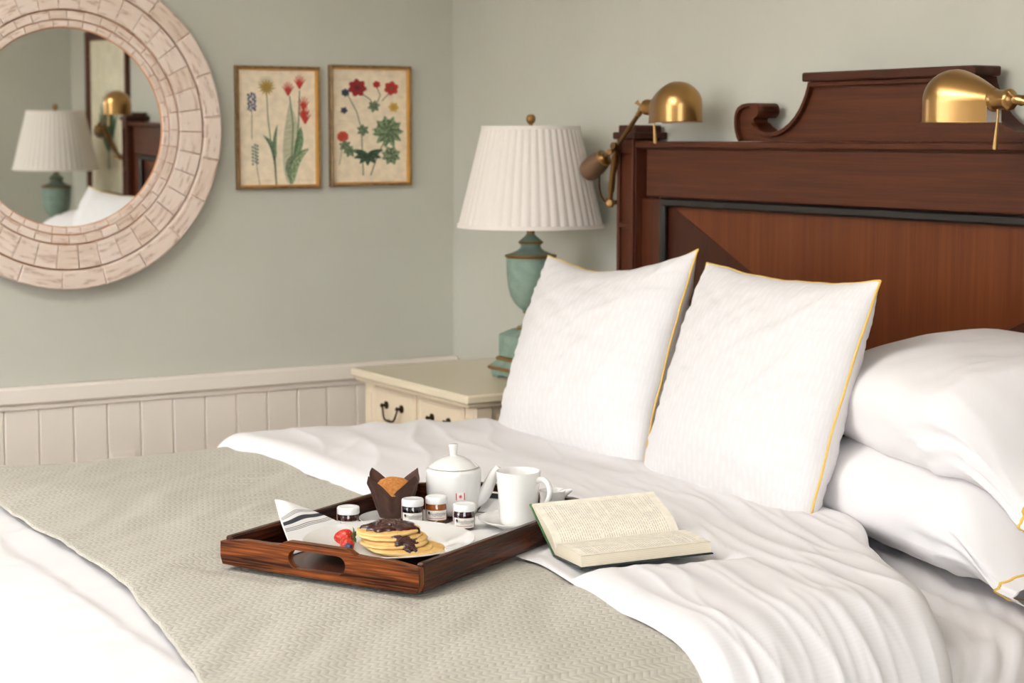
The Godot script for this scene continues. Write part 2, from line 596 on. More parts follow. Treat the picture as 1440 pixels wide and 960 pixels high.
func _ready() -> void:
	# ------------------------------------------------ camera
	var cam := Camera3D.new()
	cam.name = "camera"
	add_child(cam)
	var yaw := deg_to_rad(31.14)
	var pit := deg_to_rad(6.49)
	var fwd := Vector3(-cos(yaw) * cos(pit), -sin(pit), -sin(yaw) * cos(pit))
	cam.look_at_from_position(Vector3(4.934, 1.42, 2.768), Vector3(4.934, 1.42, 2.768) + fwd, Vector3.UP)
	cam.fov = rad_to_deg(2.0 * atan(480.0 / 2547.4))
	cam.near = 0.05
	cam.far = 100.0
	var ca := CameraAttributesPhysical.new()
	ca.frustum_focal_length = 12.0 * 2547.4 / 480.0
	ca.frustum_focus_distance = 3.05
	ca.exposure_aperture = 6.5
	cam.attributes = ca
	cam.current = true

	# ------------------------------------------------ sky, light, exposure
	var env := Environment.new()
	var sky := Sky.new()
	var sm := ProceduralSkyMaterial.new()
	sm.sky_top_color = Color(0.90, 0.93, 0.97)
	sm.sky_horizon_color = Color(0.97, 0.985, 1.0)
	sm.sky_curve = 0.2
	sm.sky_energy_multiplier = 3.4
	sm.ground_bottom_color = Color(0.55, 0.53, 0.48)
	sm.ground_horizon_color = Color(0.75, 0.73, 0.68)
	sm.ground_energy_multiplier = 1.6
	sky.sky_material = sm
	env.background_mode = Environment.BG_SKY
	env.sky = sky
	env.tonemap_mode = Environment.TONE_MAPPER_LINEAR
	env.tonemap_exposure = 0.655
	env.sdfgi_enabled = true
	env.ssao_enabled = true
	env.ssil_enabled = true
	var we := WorldEnvironment.new()
	we.name = "world"
	we.environment = env
	add_child(we)

	# unseen drum lamp above the foot of the bed, placed to light bed and walls
	var key := AreaLight3D.new()
	key.name = "unseen_ceiling_lamp_light"
	add_child(key)
	key.position = LAMP_AT + Vector3(0, -0.006, 0)
	key.rotation.x = -PI / 2
	var up := AreaLight3D.new()
	up.name = "unseen_ceiling_lamp_uplight"  # unseen source, placed to bounce soft light off the ceiling
	add_child(up)
	up.position = LAMP_AT + Vector3(0, 0.135, 0)
	up.rotation.x = PI / 2
	up.area_size = Vector2(1.1, 1.1)
	up.light_color = Color(0.985, 0.99, 1.0)
	up.light_energy = 24.0
	up.area_range = 12.0
	up.shadow_enabled = true
	key.area_size = Vector2(1.1, 1.1)
	key.light_color = Color(0.985, 0.99, 1.0)
	key.light_energy = 1.6
	key.area_range = 12.0
	key.shadow_enabled = true

	N1 = noise(11, 1.0, 1)
	N2 = noise(23, 1.0, 2)
	build_materials()
	build_room()
	build_wall_things()
	build_nightstands()
	build_bed()
	build_bedding()
	build_pillows()
	build_sconces()
	build_tray()
	build_book()

# ---------------------------------------------------------------- materials
func build_materials() -> void:
	var M := ready_mats
	var wall := mat(Color.WHITE, 0.75)
	wall.albedo_texture = mottled(rgb(192, 190, 177), rgb(197, 195, 182), 2, 0.01)
	wall.uv1_triplanar = true
	wall.uv1_world_triplanar = true
	wall.uv1_scale = Vector3(0.7, 0.7, 0.7)
	M.wall = wall
	M.trim = mat(rgb(240, 229, 216), 0.45)
	M.ceiling = mat(rgb(240, 238, 232), 0.9)
	M.white_wood = mat(rgb(238, 236, 230), 0.5)
	var fl := wood(rgb(92, 64, 42), rgb(140, 102, 70), 40, 0.45, 3.0, 1.0)
	M.floor = fl
	M.mahogany = wood(rgb(58, 27, 14), rgb(92, 47, 27), 4, 0.42, 3.0, 0.9, 0.5, 0.8)
	M.mahogany_h = M.mahogany.duplicate()
	var turned_im := wood_image(rgb(58, 27, 14), rgb(92, 47, 27), 4, 0.8, 9.0, 0.5)
	turned_im.rotate_90(CLOCKWISE)
	M.mahogany_h.albedo_texture = tex(turned_im)
	M.mahogany_h.uv1_scale = Vector3(0.9, 3.0, 1)
	M.mahogany_light = wood(rgb(82, 38, 16), rgb(112, 58, 28), 6, 0.4, 1.6, 0.6, 0.5, 0.8)
	M.mahogany_dark = wood(rgb(50, 23, 13), rgb(76, 38, 22), 7, 0.4, 2.0, 0.7, 0.5, 0.8)
	M.ebony = mat(rgb(26, 22, 20), 0.35)
	M.tray_wood_lit = wood(rgb(38, 16, 7), rgb(146, 76, 32), 12, 0.26, 6.0, 1.1, 0.95, 1.2, 6.0)
	M.tray_wood_shaded = wood(rgb(34, 14, 8), rgb(88, 44, 24), 13, 0.26, 6.0, 1.1, 0.8, 1.2, 6.0)  # shaded copy of the tray wood, darker for sides turned from the light
	M.cream_paint = mat(rgb(226, 208, 180), 0.4)
	M.cream_top = mat(rgb(222, 208, 180), 0.22)
	M.bronze = mat(rgb(74, 56, 38), 0.4, 0.8)
	M.brass = mat(rgb(172, 134, 84), 0.28, 1.0)
	M.brass_dark = mat(rgb(128, 98, 64), 0.38, 1.0)
	M.gilt = mat(rgb(150, 112, 62), 0.42, 0.7)
	M.frame_gilt = mat(Color.WHITE, 0.45, 0.35)
	M.frame_gilt.albedo_texture = mottled(rgb(104, 80, 50), rgb(164, 130, 86), 14, 0.03)
	M.frame_gilt.uv1_triplanar = true
	M.frame_gilt.uv1_scale = Vector3(5, 5, 5)
	M.gold_leaf = mat(rgb(206, 156, 74), 0.35, 0.8)
	M.porcelain = mat(rgb(243, 240, 235), 0.12)
	M.porcelain.clearcoat_enabled = true
	M.porcelain.clearcoat = 0.5
	M.porcelain.clearcoat_roughness = 0.05
	# cotton sheeting
	var stripe := func(u: float, v: float) -> float:
		var s := 0.5 + 0.5 * cos(u * TAU * 8.0)
		return 0.35 + 0.4 * sstep(0.3, 0.7, s) + 0.06 * sin(v * TAU * 64.0) * sin(u * TAU * 64.0)
	var st := normal_from(stripe, 256, 2.0)
	var lin := mat(rgb(238, 234, 234), 0.85)
	lin.normal_enabled = true
	lin.normal_texture = st
	lin.normal_scale = 0.22
	lin.uv1_scale = Vector3(18, 18, 1)
	M.duvet = lin
	var weave := func(u: float, v: float) -> float:
		return 0.5 + 0.2 * sin(u * TAU * 32.0) * sin(v * TAU * 32.0) + 0.12 * sin(u * TAU * 4.0)
	var sh := mat(rgb(238, 233, 232), 0.85)
	sh.normal_enabled = true
	sh.normal_texture = normal_from(weave, 256, 1.5)
	sh.normal_scale = 0.2
	sh.uv1_scale = Vector3(8, 8, 1)
	M.sheet = sh
	var brick := func(u: float, v: float) -> float:
		# jacquard: soft columns of small dashes
		var cu := u * 16.0
		var ph := 0.5 * float(int(cu) % 2)
		var a := absf(fmod(cu, 1.0) - 0.5) * 2.0
		var b := absf(fmod(v * 6.0 + ph, 1.0) - 0.5) * 2.0
		return 0.35 + 0.4 * sstep(0.75, 0.25, a) * sstep(0.95, 0.6, b)
	var pc := mat(Color.WHITE, 0.8)
	pc.normal_enabled = true
	pc.normal_texture = normal_from(brick, 256, 1.5)
	pc.normal_scale = 0.13
	pc.uv1_scale = Vector3(4.5, 4.5, 1)
	var ji := Image.create(256, 256, false, Image.FORMAT_RGB8)
	for y in 256:
		for x in 256:
			var k: float = brick.call(x / 256.0, y / 256.0)
			ji.set_pixel(x, y, rgb(226, 221, 219).lerp(rgb(229, 225, 224), (k - 0.35) / 0.4))
	pc.albedo_texture = tex(ji)
	M.sham = pc
	M.piping = mat(rgb(226, 186, 92), 0.7)
	# sage throw: plaited weave
	var plait := func(u: float, v: float) -> float:
		var cu := u * 8.0
		var col := int(cu)
		var fu := fmod(cu, 1.0)
		var sl := 1.0 if col % 2 == 0 else -1.0
		var ph := fmod(v * 10.0 + sl * (fu - 0.5) * 0.8 + 10.0, 1.0)
		var bump := sin(PI * fu)
		var r := sin(PI * ph)
		return pow(bump, 0.6) * (0.25 + 0.75 * pow(r, 0.7))
	var tw := mat(Color.WHITE, 0.9)
	tw.albedo_texture = mottled(rgb(185, 179, 166), rgb(195, 189, 176), 31, 0.03)
	tw.normal_enabled = true
	tw.normal_texture = normal_from(plait, 256, 4.0)
	tw.normal_scale = 1.0
	tw.uv1_scale = Vector3(9.0, 9.0, 1)
	M.throw = tw
	M.throw_plain = mat(rgb(190, 184, 162), 0.9)

# ---------------------------------------------------------------- room
func build_room() -> void:
	var M := ready_mats
	var W := 6.0
	var L := 5.2
	var H := 2.6
	struct(put("floor", MB.new().box(Vector3(W / 2, -0.06, L / 2), Vector3(W + 0.3, 0.12, L + 0.3), 0.0, 2).mesh(), M.floor), "brown wooden floor")
	struct(put("ceiling", MB.new().box(Vector3(W / 2, H + 0.06, L / 2), Vector3(W + 0.3, 0.12, L + 0.3), 0.0).mesh(), M.ceiling), "white ceiling")
	struct(put("wall_left", MB.new().box(Vector3(-0.06, H / 2, L / 2), Vector3(0.12, H, L + 0.24), 0.0).mesh(), M.wall), "sage green wall with round mirror")
	struct(put("wall_back", MB.new().box(Vector3(W / 2, H / 2, -0.06), Vector3(W, H, 0.12), 0.0).mesh(), M.wall), "sage green wall behind the headboard")
	struct(put("wall_right", MB.new().box(Vector3(4.16, H / 2, 0.65), Vector3(0.12, H, 1.3), 0.0).mesh(), M.wall), "sage green side wall of the bed alcove")
	struct(put("wall_return", MB.new().box(Vector3(5.11, H / 2, 1.24), Vector3(1.78, H, 0.12), 0.0).mesh(), M.wall), "sage green wall of the passage")
	# foot wall and far right wall, each with an unseen window placed for its light
	window_wall("wall_foot", "sage green wall with an unseen window facing the bed", W, 0.5, 2.5, 1, Transform3D(Basis.IDENTITY, Vector3(0, 0, L + 0.06)))
	window_wall("wall_far_right", "sage green wall with an unseen window opposite the mirror", L + 0.24, 0.75, 3.05, 2, Transform3D(Basis(Vector3.UP, PI / 2), Vector3(W + 0.06, 0, L + 0.12)))
	# ceiling lamp out of view, placed to light the room softly from above
	var cl := thing("unseen_ceiling_lamp", "large white drum pendant lamp, unseen above the foot of the bed, placed to light the room", "lamp", LAMP_AT)
	put("drum", MB.new().lathe([Vector2(0.78, 0.0), Vector2(0.80, 0.0), Vector2(0.80, 0.13), Vector2(0.78, 0.13)], 64).mesh(), M.white_wood, cl)
	var glow := mat(rgb(250, 246, 238), 0.8)
	glow.emission_enabled = true
	glow.emission = Color(0.985, 0.99, 1.0)
	glow.emission_energy_multiplier = 1.5
	put("diffuser", MB.new().lathe([Vector2(0, 0.0), Vector2(0.782, 0.0), Vector2(0.782, 0.006), Vector2(0, 0.006)], 64).mesh(), glow, cl)
	put("upper_diffuser", MB.new().lathe([Vector2(0, 0.124), Vector2(0.782, 0.124), Vector2(0.782, 0.13), Vector2(0, 0.13)], 64).mesh(), glow, cl)
	put("rod", MB.new().tube([Vector3(0, 0.12, 0), Vector3(0, 0.49, 0)], 0.008, 10).mesh(), M.brass, cl)
	put("ceiling_plate", MB.new().lathe([Vector2(0, 0.47), Vector2(0.06, 0.475), Vector2(0.07, 0.50), Vector2(0, 0.50)], 24).mesh(), M.brass, cl)
	# wainscot on the left wall: boards, cap rail, baseboard
	var wains := Node3D.new()
	wains.name = "trim_1"
	add_child(wains)
	struct(wains, "cream painted tongue-and-groove wainscot on the left wall")
	var pitch := 0.0975
	var bm := MB.new().box(Vector3.ZERO, Vector3(0.014, 0.56, pitch - 0.0015), 0.003).mesh()
	var z := 0.0565 + pitch / 2
	put("board", MB.new().box(Vector3.ZERO, Vector3(0.014, 0.56, 0.0550), 0.003).mesh(), M.trim, wains, at(0.007, 0.39, 0.0285))
	while z < L - pitch / 2:
		put("board", bm, M.trim, wains, at(0.007, 0.39, z))
		z += pitch
	var rail := Node3D.new()
	rail.name = "trim_2"
	add_child(rail)
	struct(rail, "cream chair rail along the left wall")
	put("cap", MB.new().box(Vector3(0.017, 0.709, L / 2), Vector3(0.034, 0.050, L), 0.006).mesh(), M.trim, rail)
	put("bed_moulding", MB.new().box(Vector3(0.011, 0.676, L / 2), Vector3(0.022, 0.016, L), 0.003).mesh(), M.trim, rail)
	struct(put("baseboard_left", MB.new().box(Vector3(0.011, 0.055, L / 2), Vector3(0.022, 0.11, L), 0.004).mesh(), M.trim), "cream baseboard")
	struct(put("baseboard_back", MB.new().box(Vector3(2.05, 0.055, 0.009), Vector3(4.0, 0.11, 0.018), 0.004).mesh(), M.trim), "cream baseboard behind the bed")
	var out := thing("wall_outlet", "white electrical outlet plate low on the wainscot beside the bed", "outlet", Vector3(0.014, 0.47, 1.087))
	put("plate", MB.new().box(Vector3(0.003, 0, 0), Vector3(0.006, 0.115, 0.072), 0.002).mesh(), M.trim, out)
	for sy in [-0.025, 0.025]:
		put("socket", MB.new().box(Vector3(0.0065, sy, 0), Vector3(0.003, 0.03, 0.032), 0.001).mesh(), M.trim, out)

# a wall along x with one window opening between x0 and x1
func window_wall(called: String, label: String, W: float, x0: float, x1: float, n: int, tr: Transform3D) -> void:
	var M := ready_mats
	var H := 2.6
	var y0 := 0.35
	var y1 := 2.4
	var wf := Node3D.new()
	wf.name = called
	add_child(wf)
	wf.transform = tr
	struct(wf, label)
	var xm := (x0 + x1) / 2
	var wd := x1 - x0
	for q in [[0.0, x0], [x1, W]]:
		put("wall_section", MB.new().box(Vector3((q[0] + q[1]) / 2, H / 2, 0), Vector3(q[1] - q[0], H, 0.12), 0.0).mesh(), M.wall, wf)
	put("wall_section", MB.new().box(Vector3(xm, y0 / 2, 0), Vector3(wd, y0, 0.12), 0.0).mesh(), M.wall, wf)
	put("wall_section", MB.new().box(Vector3(xm, (y1 + H) / 2, 0), Vector3(wd, H - y1, 0.12), 0.0).mesh(), M.wall, wf)
	var wn := Node3D.new()
	wn.name = "window_%d" % n
	add_child(wn)  # out of view; lights the bed and the left wall
	wn.transform = tr * at(xm, y0, 0)
	struct(wn, "unseen white sash window, placed to light the room, in the " + ("foot wall" if n == 1 else "far right wall"))
	var hh := y1 - y0
	for sx in [-1.0, 1.0]:
		put("jamb", MB.new().box(Vector3(sx * (wd / 2 - 0.025), hh / 2, 0), Vector3(0.05, hh, 0.1), 0.003).mesh(), M.white_wood, wn)
	put("head", MB.new().box(Vector3(0, hh - 0.025, 0), Vector3(wd - 0.1, 0.05, 0.1), 0.003).mesh(), M.white_wood, wn)
	put("sill", MB.new().box(Vector3(0, 0.02, -0.05), Vector3(wd + 0.08, 0.04, 0.2), 0.003).mesh(), M.white_wood, wn)
	put("mullion", MB.new().box(Vector3(0, hh / 2, 0), Vector3(0.035, hh - 0.1, 0.05), 0.003).mesh(), M.white_wood, wn)
	put("transom", MB.new().box(Vector3(0, hh * 0.55, 0), Vector3(wd - 0.1, 0.035, 0.049), 0.003).mesh(), M.white_wood, wn)
	var gl := mat(Color(1, 1, 1, 0.04), 0.02)
	gl.transparency = BaseMaterial3D.TRANSPARENCY_ALPHA
	for sx in [-1.0, 1.0]:
		for r in [[0.04, hh * 0.55 - 0.0175], [hh * 0.55 + 0.0175, hh - 0.05]]:
			put("pane", MB.new().box(Vector3(sx * (wd / 4 - 0.01), (r[0] + r[1]) / 2, 0), Vector3(wd / 2 - 0.07, r[1] - r[0], 0.005), 0.0).mesh(), gl, wn)

# ---------------------------------------------------------------- mirror and pictures
func ring_piece(r0: float, r1: float, a0: float, a1: float, x0: float, x1: float, bev: float) -> Mesh:
	# a slice of a ring in the zy plane, front at x1; the texture runs along the arc
	var mb := MB.new()
	var n := 4
	var prof := [Vector2(r0, x0), Vector2(r0, x1 - bev), Vector2(r0 + bev, x1), Vector2(r1 - bev, x1), Vector2(r1, x1 - bev), Vector2(r1, x0)]
	var pos := func(k: int, f: int) -> Vector3:
		var p: Vector2 = prof[k]
		var inset := bev / r1 if k == 2 or k == 3 else 0.0
		var th := lerpf(a0 + inset, a1 - inset, f / float(n))
		return Vector3(p.y, sin(th) * p.x, -cos(th) * p.x)
	var shift := a0 * 1.7
	for k in prof.size() - 1:
		for f in n:
			var th := lerpf(a0, a1, (f + 0.5) / n)
			var rad := Vector3(0, sin(th), -cos(th))
			var out: Vector3 = [-rad, Vector3(1, 0, 0) - rad, Vector3(1, 0, 0), Vector3(1, 0, 0) + rad, rad][k]
			var l0 := r1 * lerpf(a0, a1, f / float(n)) + shift
			var l1 := r1 * lerpf(a0, a1, (f + 1) / float(n)) + shift
			var u0: float = prof[k].x + shift
			var u1: float = prof[k + 1].x + shift
			mb.quad(pos.call(k, f), pos.call(k, f + 1), pos.call(k + 1, f + 1), pos.call(k + 1, f), Vector2(l0, u0), Vector2(l1, u0), Vector2(l1, u1), Vector2(l0, u1), out)
	for e in [0, n]:
		var th := a0 if e == 0 else a1
		var tan := Vector3(0, cos(th), sin(th)) * (-1.0 if e == 0 else 1.0)
		mb.quad(pos.call(0, e), pos.call(1, e), pos.call(4, e), pos.call(5, e), Vector2(0, r0), Vector2(0.01, r0), Vector2(0.01, r1), Vector2(0, r1), tan)
		mb.quad(pos.call(1, e), pos.call(2, e), pos.call(3, e), pos.call(4, e), Vector2(0, r0), Vector2(0.01, r0), Vector2(0.01, r1), Vector2(0, r1), tan + Vector3(1, 0, 0))
	return mb.mesh()

func build_wall_things() -> void:
	var M := ready_mats
	# ---- round mirror
	var mr := thing("round_mirror", "large round mirror in a whitewashed pieced wood frame on the left wall", "mirror", Vector3(0.022, 1.44, 1.23))
	mr.rotation = Vector3(0, -deg_to_rad(0.5), -deg_to_rad(0.74))
	var under := mat(rgb(196, 140, 100), 0.8)
	put("backing", MB.new().lathe([Vector2(0, -0.010), Vector2(0.438, -0.010), Vector2(0.438, 0.010), Vector2(0.27, 0.010), Vector2(0.27, 0.0)], 72).xf(Transform3D(Basis(Vector3(0, 1, 0), Vector3(1, 0, 0), Vector3(0, 0, 1)), Vector3.ZERO)).mesh(), under, mr)
	var glass := mat(rgb(236, 238, 236), 0.015, 1.0)
	put("glass", MB.new().lathe([Vector2(0, 0.008), Vector2(0.276, 0.008), Vector2(0.276, 0.002)], 72).xf(Transform3D(Basis(Vector3(0, 1, 0), Vector3(1, 0, 0), Vector3(0, 0, 1)), Vector3.ZERO)).mesh(), glass, mr)
	var tones: Array[StandardMaterial3D] = []
	for k in 3:
		var m := mat(Color.WHITE, 0.7)
		var im := Image.create(256, 256, false, Image.FORMAT_RGB8)
		var f := noise(50 + k, 1.0, 3)
		var base: Color = [rgb(226, 206, 190), rgb(220, 198, 180), rgb(230, 211, 196)][k]
		for y in 256:
			for x in 256:
				var s := f.get_noise_2d(x * 0.012, y * 0.09)
				var w := f.get_noise_2d(x * 0.05 + 90.0, y * 0.4)
				var c := base.lerp(rgb(168, 136, 116), clampf((s - 0.16) * 2.6, 0.0, 0.8) * clampf(0.6 + w, 0.0, 1.0))
				c = c.lerp(rgb(240, 226, 214), clampf(-s - 0.2, 0.0, 0.5))
				im.set_pixel(x, y, c)
		m.albedo_texture = tex(im)
		m.uv1_scale = Vector3(2.6, 2.6, 1)
		tones.append(m)
	var rng := RandomNumberGenerator.new()
	rng.seed = 5
	for row in [[0.272, 0.291, 44, 0.016], [0.293, 0.317, 40, 0.020], [0.3205, 0.386, 38, 0.026], [0.390, 0.442, 22, 0.034]]:
		var n: int = row[2]
		var ph := rng.randf() * 0.2
		for k in n:
			var gap := 0.0004 / float(row[1]) if row[0] > 0.38 else 0.0007 / float(row[1])
			var a0 := ph + TAU * k / n + gap * (1.0 + rng.randf())
			var a1 := ph + TAU * (k + 1) / n - gap
			var up := float(row[3]) + rng.randf_range(-0.0015, 0.0015)
			var r0 := float(row[0]) + rng.randf_range(0.0, 0.0015)
			var pc := put("outer_block" if row[0] > 0.38 else "block", ring_piece(r0, row[1], a0, a1, 0.0, up, 0.0035 if row[0] > 0.38 else 0.0015), tones[rng.randi() % 3], mr)
			pc.set_meta("piece", true)
	# ---- two botanical prints
	frame_picture("framed_print", "gilt framed botanical print with red blossoms and tall green leaves", Vector3(0.0, 1.442, 0.592), 0.266, 0.357, 0.0125, botanical_one(), M.frame_gilt, Basis(Vector3.UP, PI / 2), "botanical prints on the left wall")
	frame_picture("framed_print", "gilt framed botanical print with red anemones and round leaves", Vector3(0.0, 1.448, 0.290), 0.272, 0.360, 0.0125, botanical_two(), M.frame_gilt, Basis(Vector3.UP, PI / 2), "botanical prints on the left wall")
	# ---- tall picture seen only in the mirror
	frame_picture("wall_picture", "tall dark framed plant print on the headboard wall, seen in the mirror", Vector3(3.50, 1.42, 0.0), 0.62, 0.80, 0.045, botanical_three(), M.mahogany, Basis.IDENTITY, "")

func frame_picture(called: String, label: String, where: Vector3, w: float, h: float, fw: float, im: Image, fm: Material, b: Basis, group: String) -> void:
	var o := thing(called, label, "picture", where, group)
	o.basis = b
	# frame: four mitred sides with a stepped profile
	for side in 4:
		var mb := MB.new()
		var mb_main := mb
		var horizontal := side % 2 == 0
		var len := w if horizontal else h
		var prof := [Vector2(0, 0.0), Vector2(0, 0.018), Vector2(0.003, 0.022), Vector2(fw * 0.55, 0.021), Vector2(fw * 0.70, 0.017), Vector2(fw, 0.009), Vector2(fw, 0.002)]
		var edge := MB.new()
		for k in prof.size() - 1:
			if k == 4:
				mb_main = mb
				mb = edge
			var p: Vector2 = prof[k]
			var q: Vector2 = prof[k + 1]
			mb.quad(Vector3(-len / 2 + p.x, -p.x, p.y), Vector3(len / 2 - p.x, -p.x, p.y), Vector3(len / 2 - q.x, -q.x, q.y), Vector3(-len / 2 + q.x, -q.x, q.y), Vector2(p.x, 0), Vector2(p.x, len), Vector2(q.x, len), Vector2(q.x, 0), Vector3(0, 0.3, 1) if k > 0 else Vector3(0, 1, 0))
		var tr := Transform3D(Basis(Vector3(0, 0, 1), -side * PI / 2), Vector3.ZERO)
		tr.origin = [Vector3(0, h / 2, 0), Vector3(w / 2, 0, 0), Vector3(0, -h / 2, 0), Vector3(-w / 2, 0, 0)][side]
		mb_main.xf(tr)
		edge.xf(tr)
		var fs := put("frame_side", mb_main.mesh(), fm, o)
		put("sight_edge", edge.mesh(), ready_mats.gold_leaf if fw < 0.03 else fm, fs)
	put("backing_board", MB.new().box(Vector3(0, 0, 0.002), Vector3(w - 0.004, h - 0.004, 0.004), 0.0).mesh(), mat(rgb(96, 76, 56), 0.9), o)
	var pm := mat(Color.WHITE, 0.85)
	pm.albedo_texture = tex(im)
	var iw := w / 2 - fw + 0.001
	var ih := h / 2 - fw + 0.001
	put("print", sheet(iw, ih, 0.006), pm, o)

func sheet(iw: float, ih: float, z: float) -> Mesh:
	var mb := MB.new()
	mb.quad(Vector3(-iw, ih, z), Vector3(iw, ih, z), Vector3(iw, -ih, z), Vector3(-iw, -ih, z), Vector2(0, 0), Vector2(1, 0), Vector2(1, 1), Vector2(0, 1), Vector3(0, 0, 1))
	return mb.mesh()

# ---------------------------------------------------------------- nightstands and table lamps
func build_nightstands() -> void:
	var M := ready_mats
	var ns := thing("nightstand", "cream painted nightstand with bronze drawer pulls between left wall and bed", "nightstand", Vector3(0.668, 0, 0.02), "nightstands beside the bed")
	# local: x across (width .664), z from the wall to the front (.506), top at .766
	var w := 0.664
	var d := 0.506
	put("top", MB.new().box(Vector3(0, 0.754, d / 2), Vector3(w, 0.024, d), 0.005).mesh(), M.cream_top, ns)
	put("top_moulding", MB.new().box(Vector3(0, 0.737, d / 2), Vector3(w - 0.02, 0.010, d - 0.02), 0.003).mesh(), M.cream_paint, ns)
	var bw := w - 0.036
	var bd := d - 0.036
	put("carcass", MB.new().box(Vector3(0, 0.41, (bd - 0.012) / 2 + 0.006), Vector3(bw - 0.02, 0.642, bd - 0.020), 0.002).mesh(), M.cream_paint, ns)
	for sx in [-1.0, 1.0]:
		var post := put("corner_post", MB.new().box(Vector3(sx * (bw / 2 - 0.028), 0.366, bd - 0.028), Vector3(0.056, 0.732, 0.056), 0.006).mesh(), M.cream_paint, ns)
		for fx in [-0.012, 0.0, 0.012]:
			put("reed", MB.new().tube([Vector3(sx * (bw / 2 - 0.028) + fx, 0.12, bd), Vector3(sx * (bw / 2 - 0.028) + fx, 0.70, bd)], 0.0045, 8).mesh(), M.cream_paint, post)
		put("back_post", MB.new().box(Vector3(sx * (bw / 2 - 0.02), 0.366, 0.025), Vector3(0.04, 0.732, 0.04), 0.004).mesh(), M.cream_paint, ns)
		put("side_panel", MB.new().box(Vector3(sx * (bw / 2 - 0.008), 0.41, bd / 2), Vector3(0.012, 0.60, bd - 0.14), 0.004).mesh(), M.cream_paint, ns)
	put("drawer_divider", MB.new().box(Vector3(0.0, 0.662, bd - 0.012), Vector3(0.014, 0.13, 0.016), 0.002).mesh(), M.cream_paint, ns)
	put("drawer_rail", MB.new().box(Vector3(0, 0.42, bd - 0.0205), Vector3(bw - 0.10, 0.62, 0.004), 0.0).mesh(), M.cream_paint, ns)
	for row in [[0.664, 0.122, 2], [0.47, 0.22, 1], [0.235, 0.22, 1]]:
		for k in row[2]:
			var dw: float = (bw - 0.122 - (0.022 if row[2] == 2 else 0.0)) / row[2]
			var cx: float = 0.0 if row[2] == 1 else (-1.0 + 2.0 * k) * (dw / 2 + 0.011)
			var dr := put("drawer", MB.new().box(Vector3(cx, row[0], bd - 0.010), Vector3(dw, row[1], 0.020), 0.003).mesh(), M.cream_paint, ns)
			# cockbead round the face
			var hw: float = dw / 2 - 0.008
			var hh: float = row[1] / 2 - 0.008
			for e in [[Vector3(-hw, -hh, 0), Vector3(hw, -hh, 0)], [Vector3(-hw, hh, 0), Vector3(hw, hh, 0)], [Vector3(-hw, -hh, 0), Vector3(-hw, hh, 0)], [Vector3(hw, -hh, 0), Vector3(hw, hh, 0)]]:
				var o := Vector3(cx, row[0], bd)
				put("bead", MB.new().tube([e[0] + o, e[1] + o], 0.004, 6).mesh(), M.cream_paint, dr)
			# bail pull
			var pl := MB.new()
			for sx in [-1.0, 1.0]:
				var o := Vector3(cx + sx * 0.045, row[0] + 0.012, bd)
				pl.tube([o, o + Vector3(0, 0, 0.004), o + Vector3(0, 0, 0.005)], [0.011, 0.011, 0.006], 12)
				pl.tube([o, o + Vector3(0, 0, 0.012), o + Vector3(0, 0, 0.016), o + Vector3(0, 0, 0.020)], [0.004, 0.004, 0.007, 0.003], 10)
			var arc: Array = []
			for q in 13:
				var f := q / 12.0
				var x := lerpf(-0.045, 0.045, f)
				var s := pow(absf(2.0 * f - 1.0), 6.0)
				arc.append(Vector3(cx + x * (1.0 - 0.12 * (1.0 - s)), row[0] + 0.010 - 0.036 * (1.0 - s), bd + 0.014 + 0.004 * (1.0 - s)))
			pl.tube(arc, [.0028, .003, .003, .003, .0034, .004, .0044, .004, .0034, .003, .003, .003, .0028], 8)
			put("pull", pl.mesh(), M.bronze, dr)
	put("apron", MB.new().box(Vector3(0, 0.10, bd - 0.02), Vector3(bw - 0.11, 0.04, 0.018), 0.003).mesh(), M.cream_paint, ns)
	var ns2: Node3D = ns.duplicate()
	ns2.name = numbered("nightstand")
	add_child(ns2)
	ns2.position = Vector3(3.43, 0, 0.02)
	ns2.set_meta("label", "cream painted nightstand on the far side of the bed, behind the stacked pillows")

	# ---- table lamp
	var lp := thing("table_lamp", "verdigris urn table lamp with cream pleated shade on the nightstand", "lamp", Vector3(0.786, 0.766, 0.203), "table lamps beside the bed")
	var ver := mat(Color.WHITE, 0.55)
	ver.albedo_texture = mottled(rgb(104, 126, 112), rgb(142, 160, 145), 61, 0.02)
	ver.uv1_triplanar = true
	ver.uv1_scale = Vector3(4, 4, 4)
	var base := put("plinth", MB.new().box(Vector3(0, 0.088, 0), Vector3(0.128, 0.062, 0.128), 0.003).mesh(), ver, lp)
	put("plinth_top", frustum(0.062, 0.036, 0.119, 0.134), ver, base)
	put("plinth_moulding", MB.new().box(Vector3(0, 0.052, 0), Vector3(0.140, 0.010, 0.140), 0.003).mesh(), M.gilt, base)
	put("base_slope", frustum(0.082, 0.068, 0.032, 0.047), ver, base)
	put("base_moulding", MB.new().box(Vector3(0, 0.027, 0), Vector3(0.172, 0.010, 0.172), 0.003).mesh(), M.gilt, base)
	put("base_block", MB.new().box(Vector3(0, 0.015, 0), Vector3(0.158, 0.014, 0.158), 0.002).mesh(), ver, base)
	for sx in [-1.0, 1.0]:
		for sz in [-1.0, 1.0]:
			put("foot", MB.new().box(Vector3(sx * 0.062, 0.004, sz * 0.062), Vector3(0.03, 0.008, 0.03), 0.002).mesh(), ver, base)
	put("urn_foot_ring", MB.new().lathe([Vector2(0, 0.132), Vector2(0.036, 0.132), Vector2(0.038, 0.138), Vector2(0.034, 0.142), Vector2(0, 0.143)], 32).mesh(), M.gilt, lp)
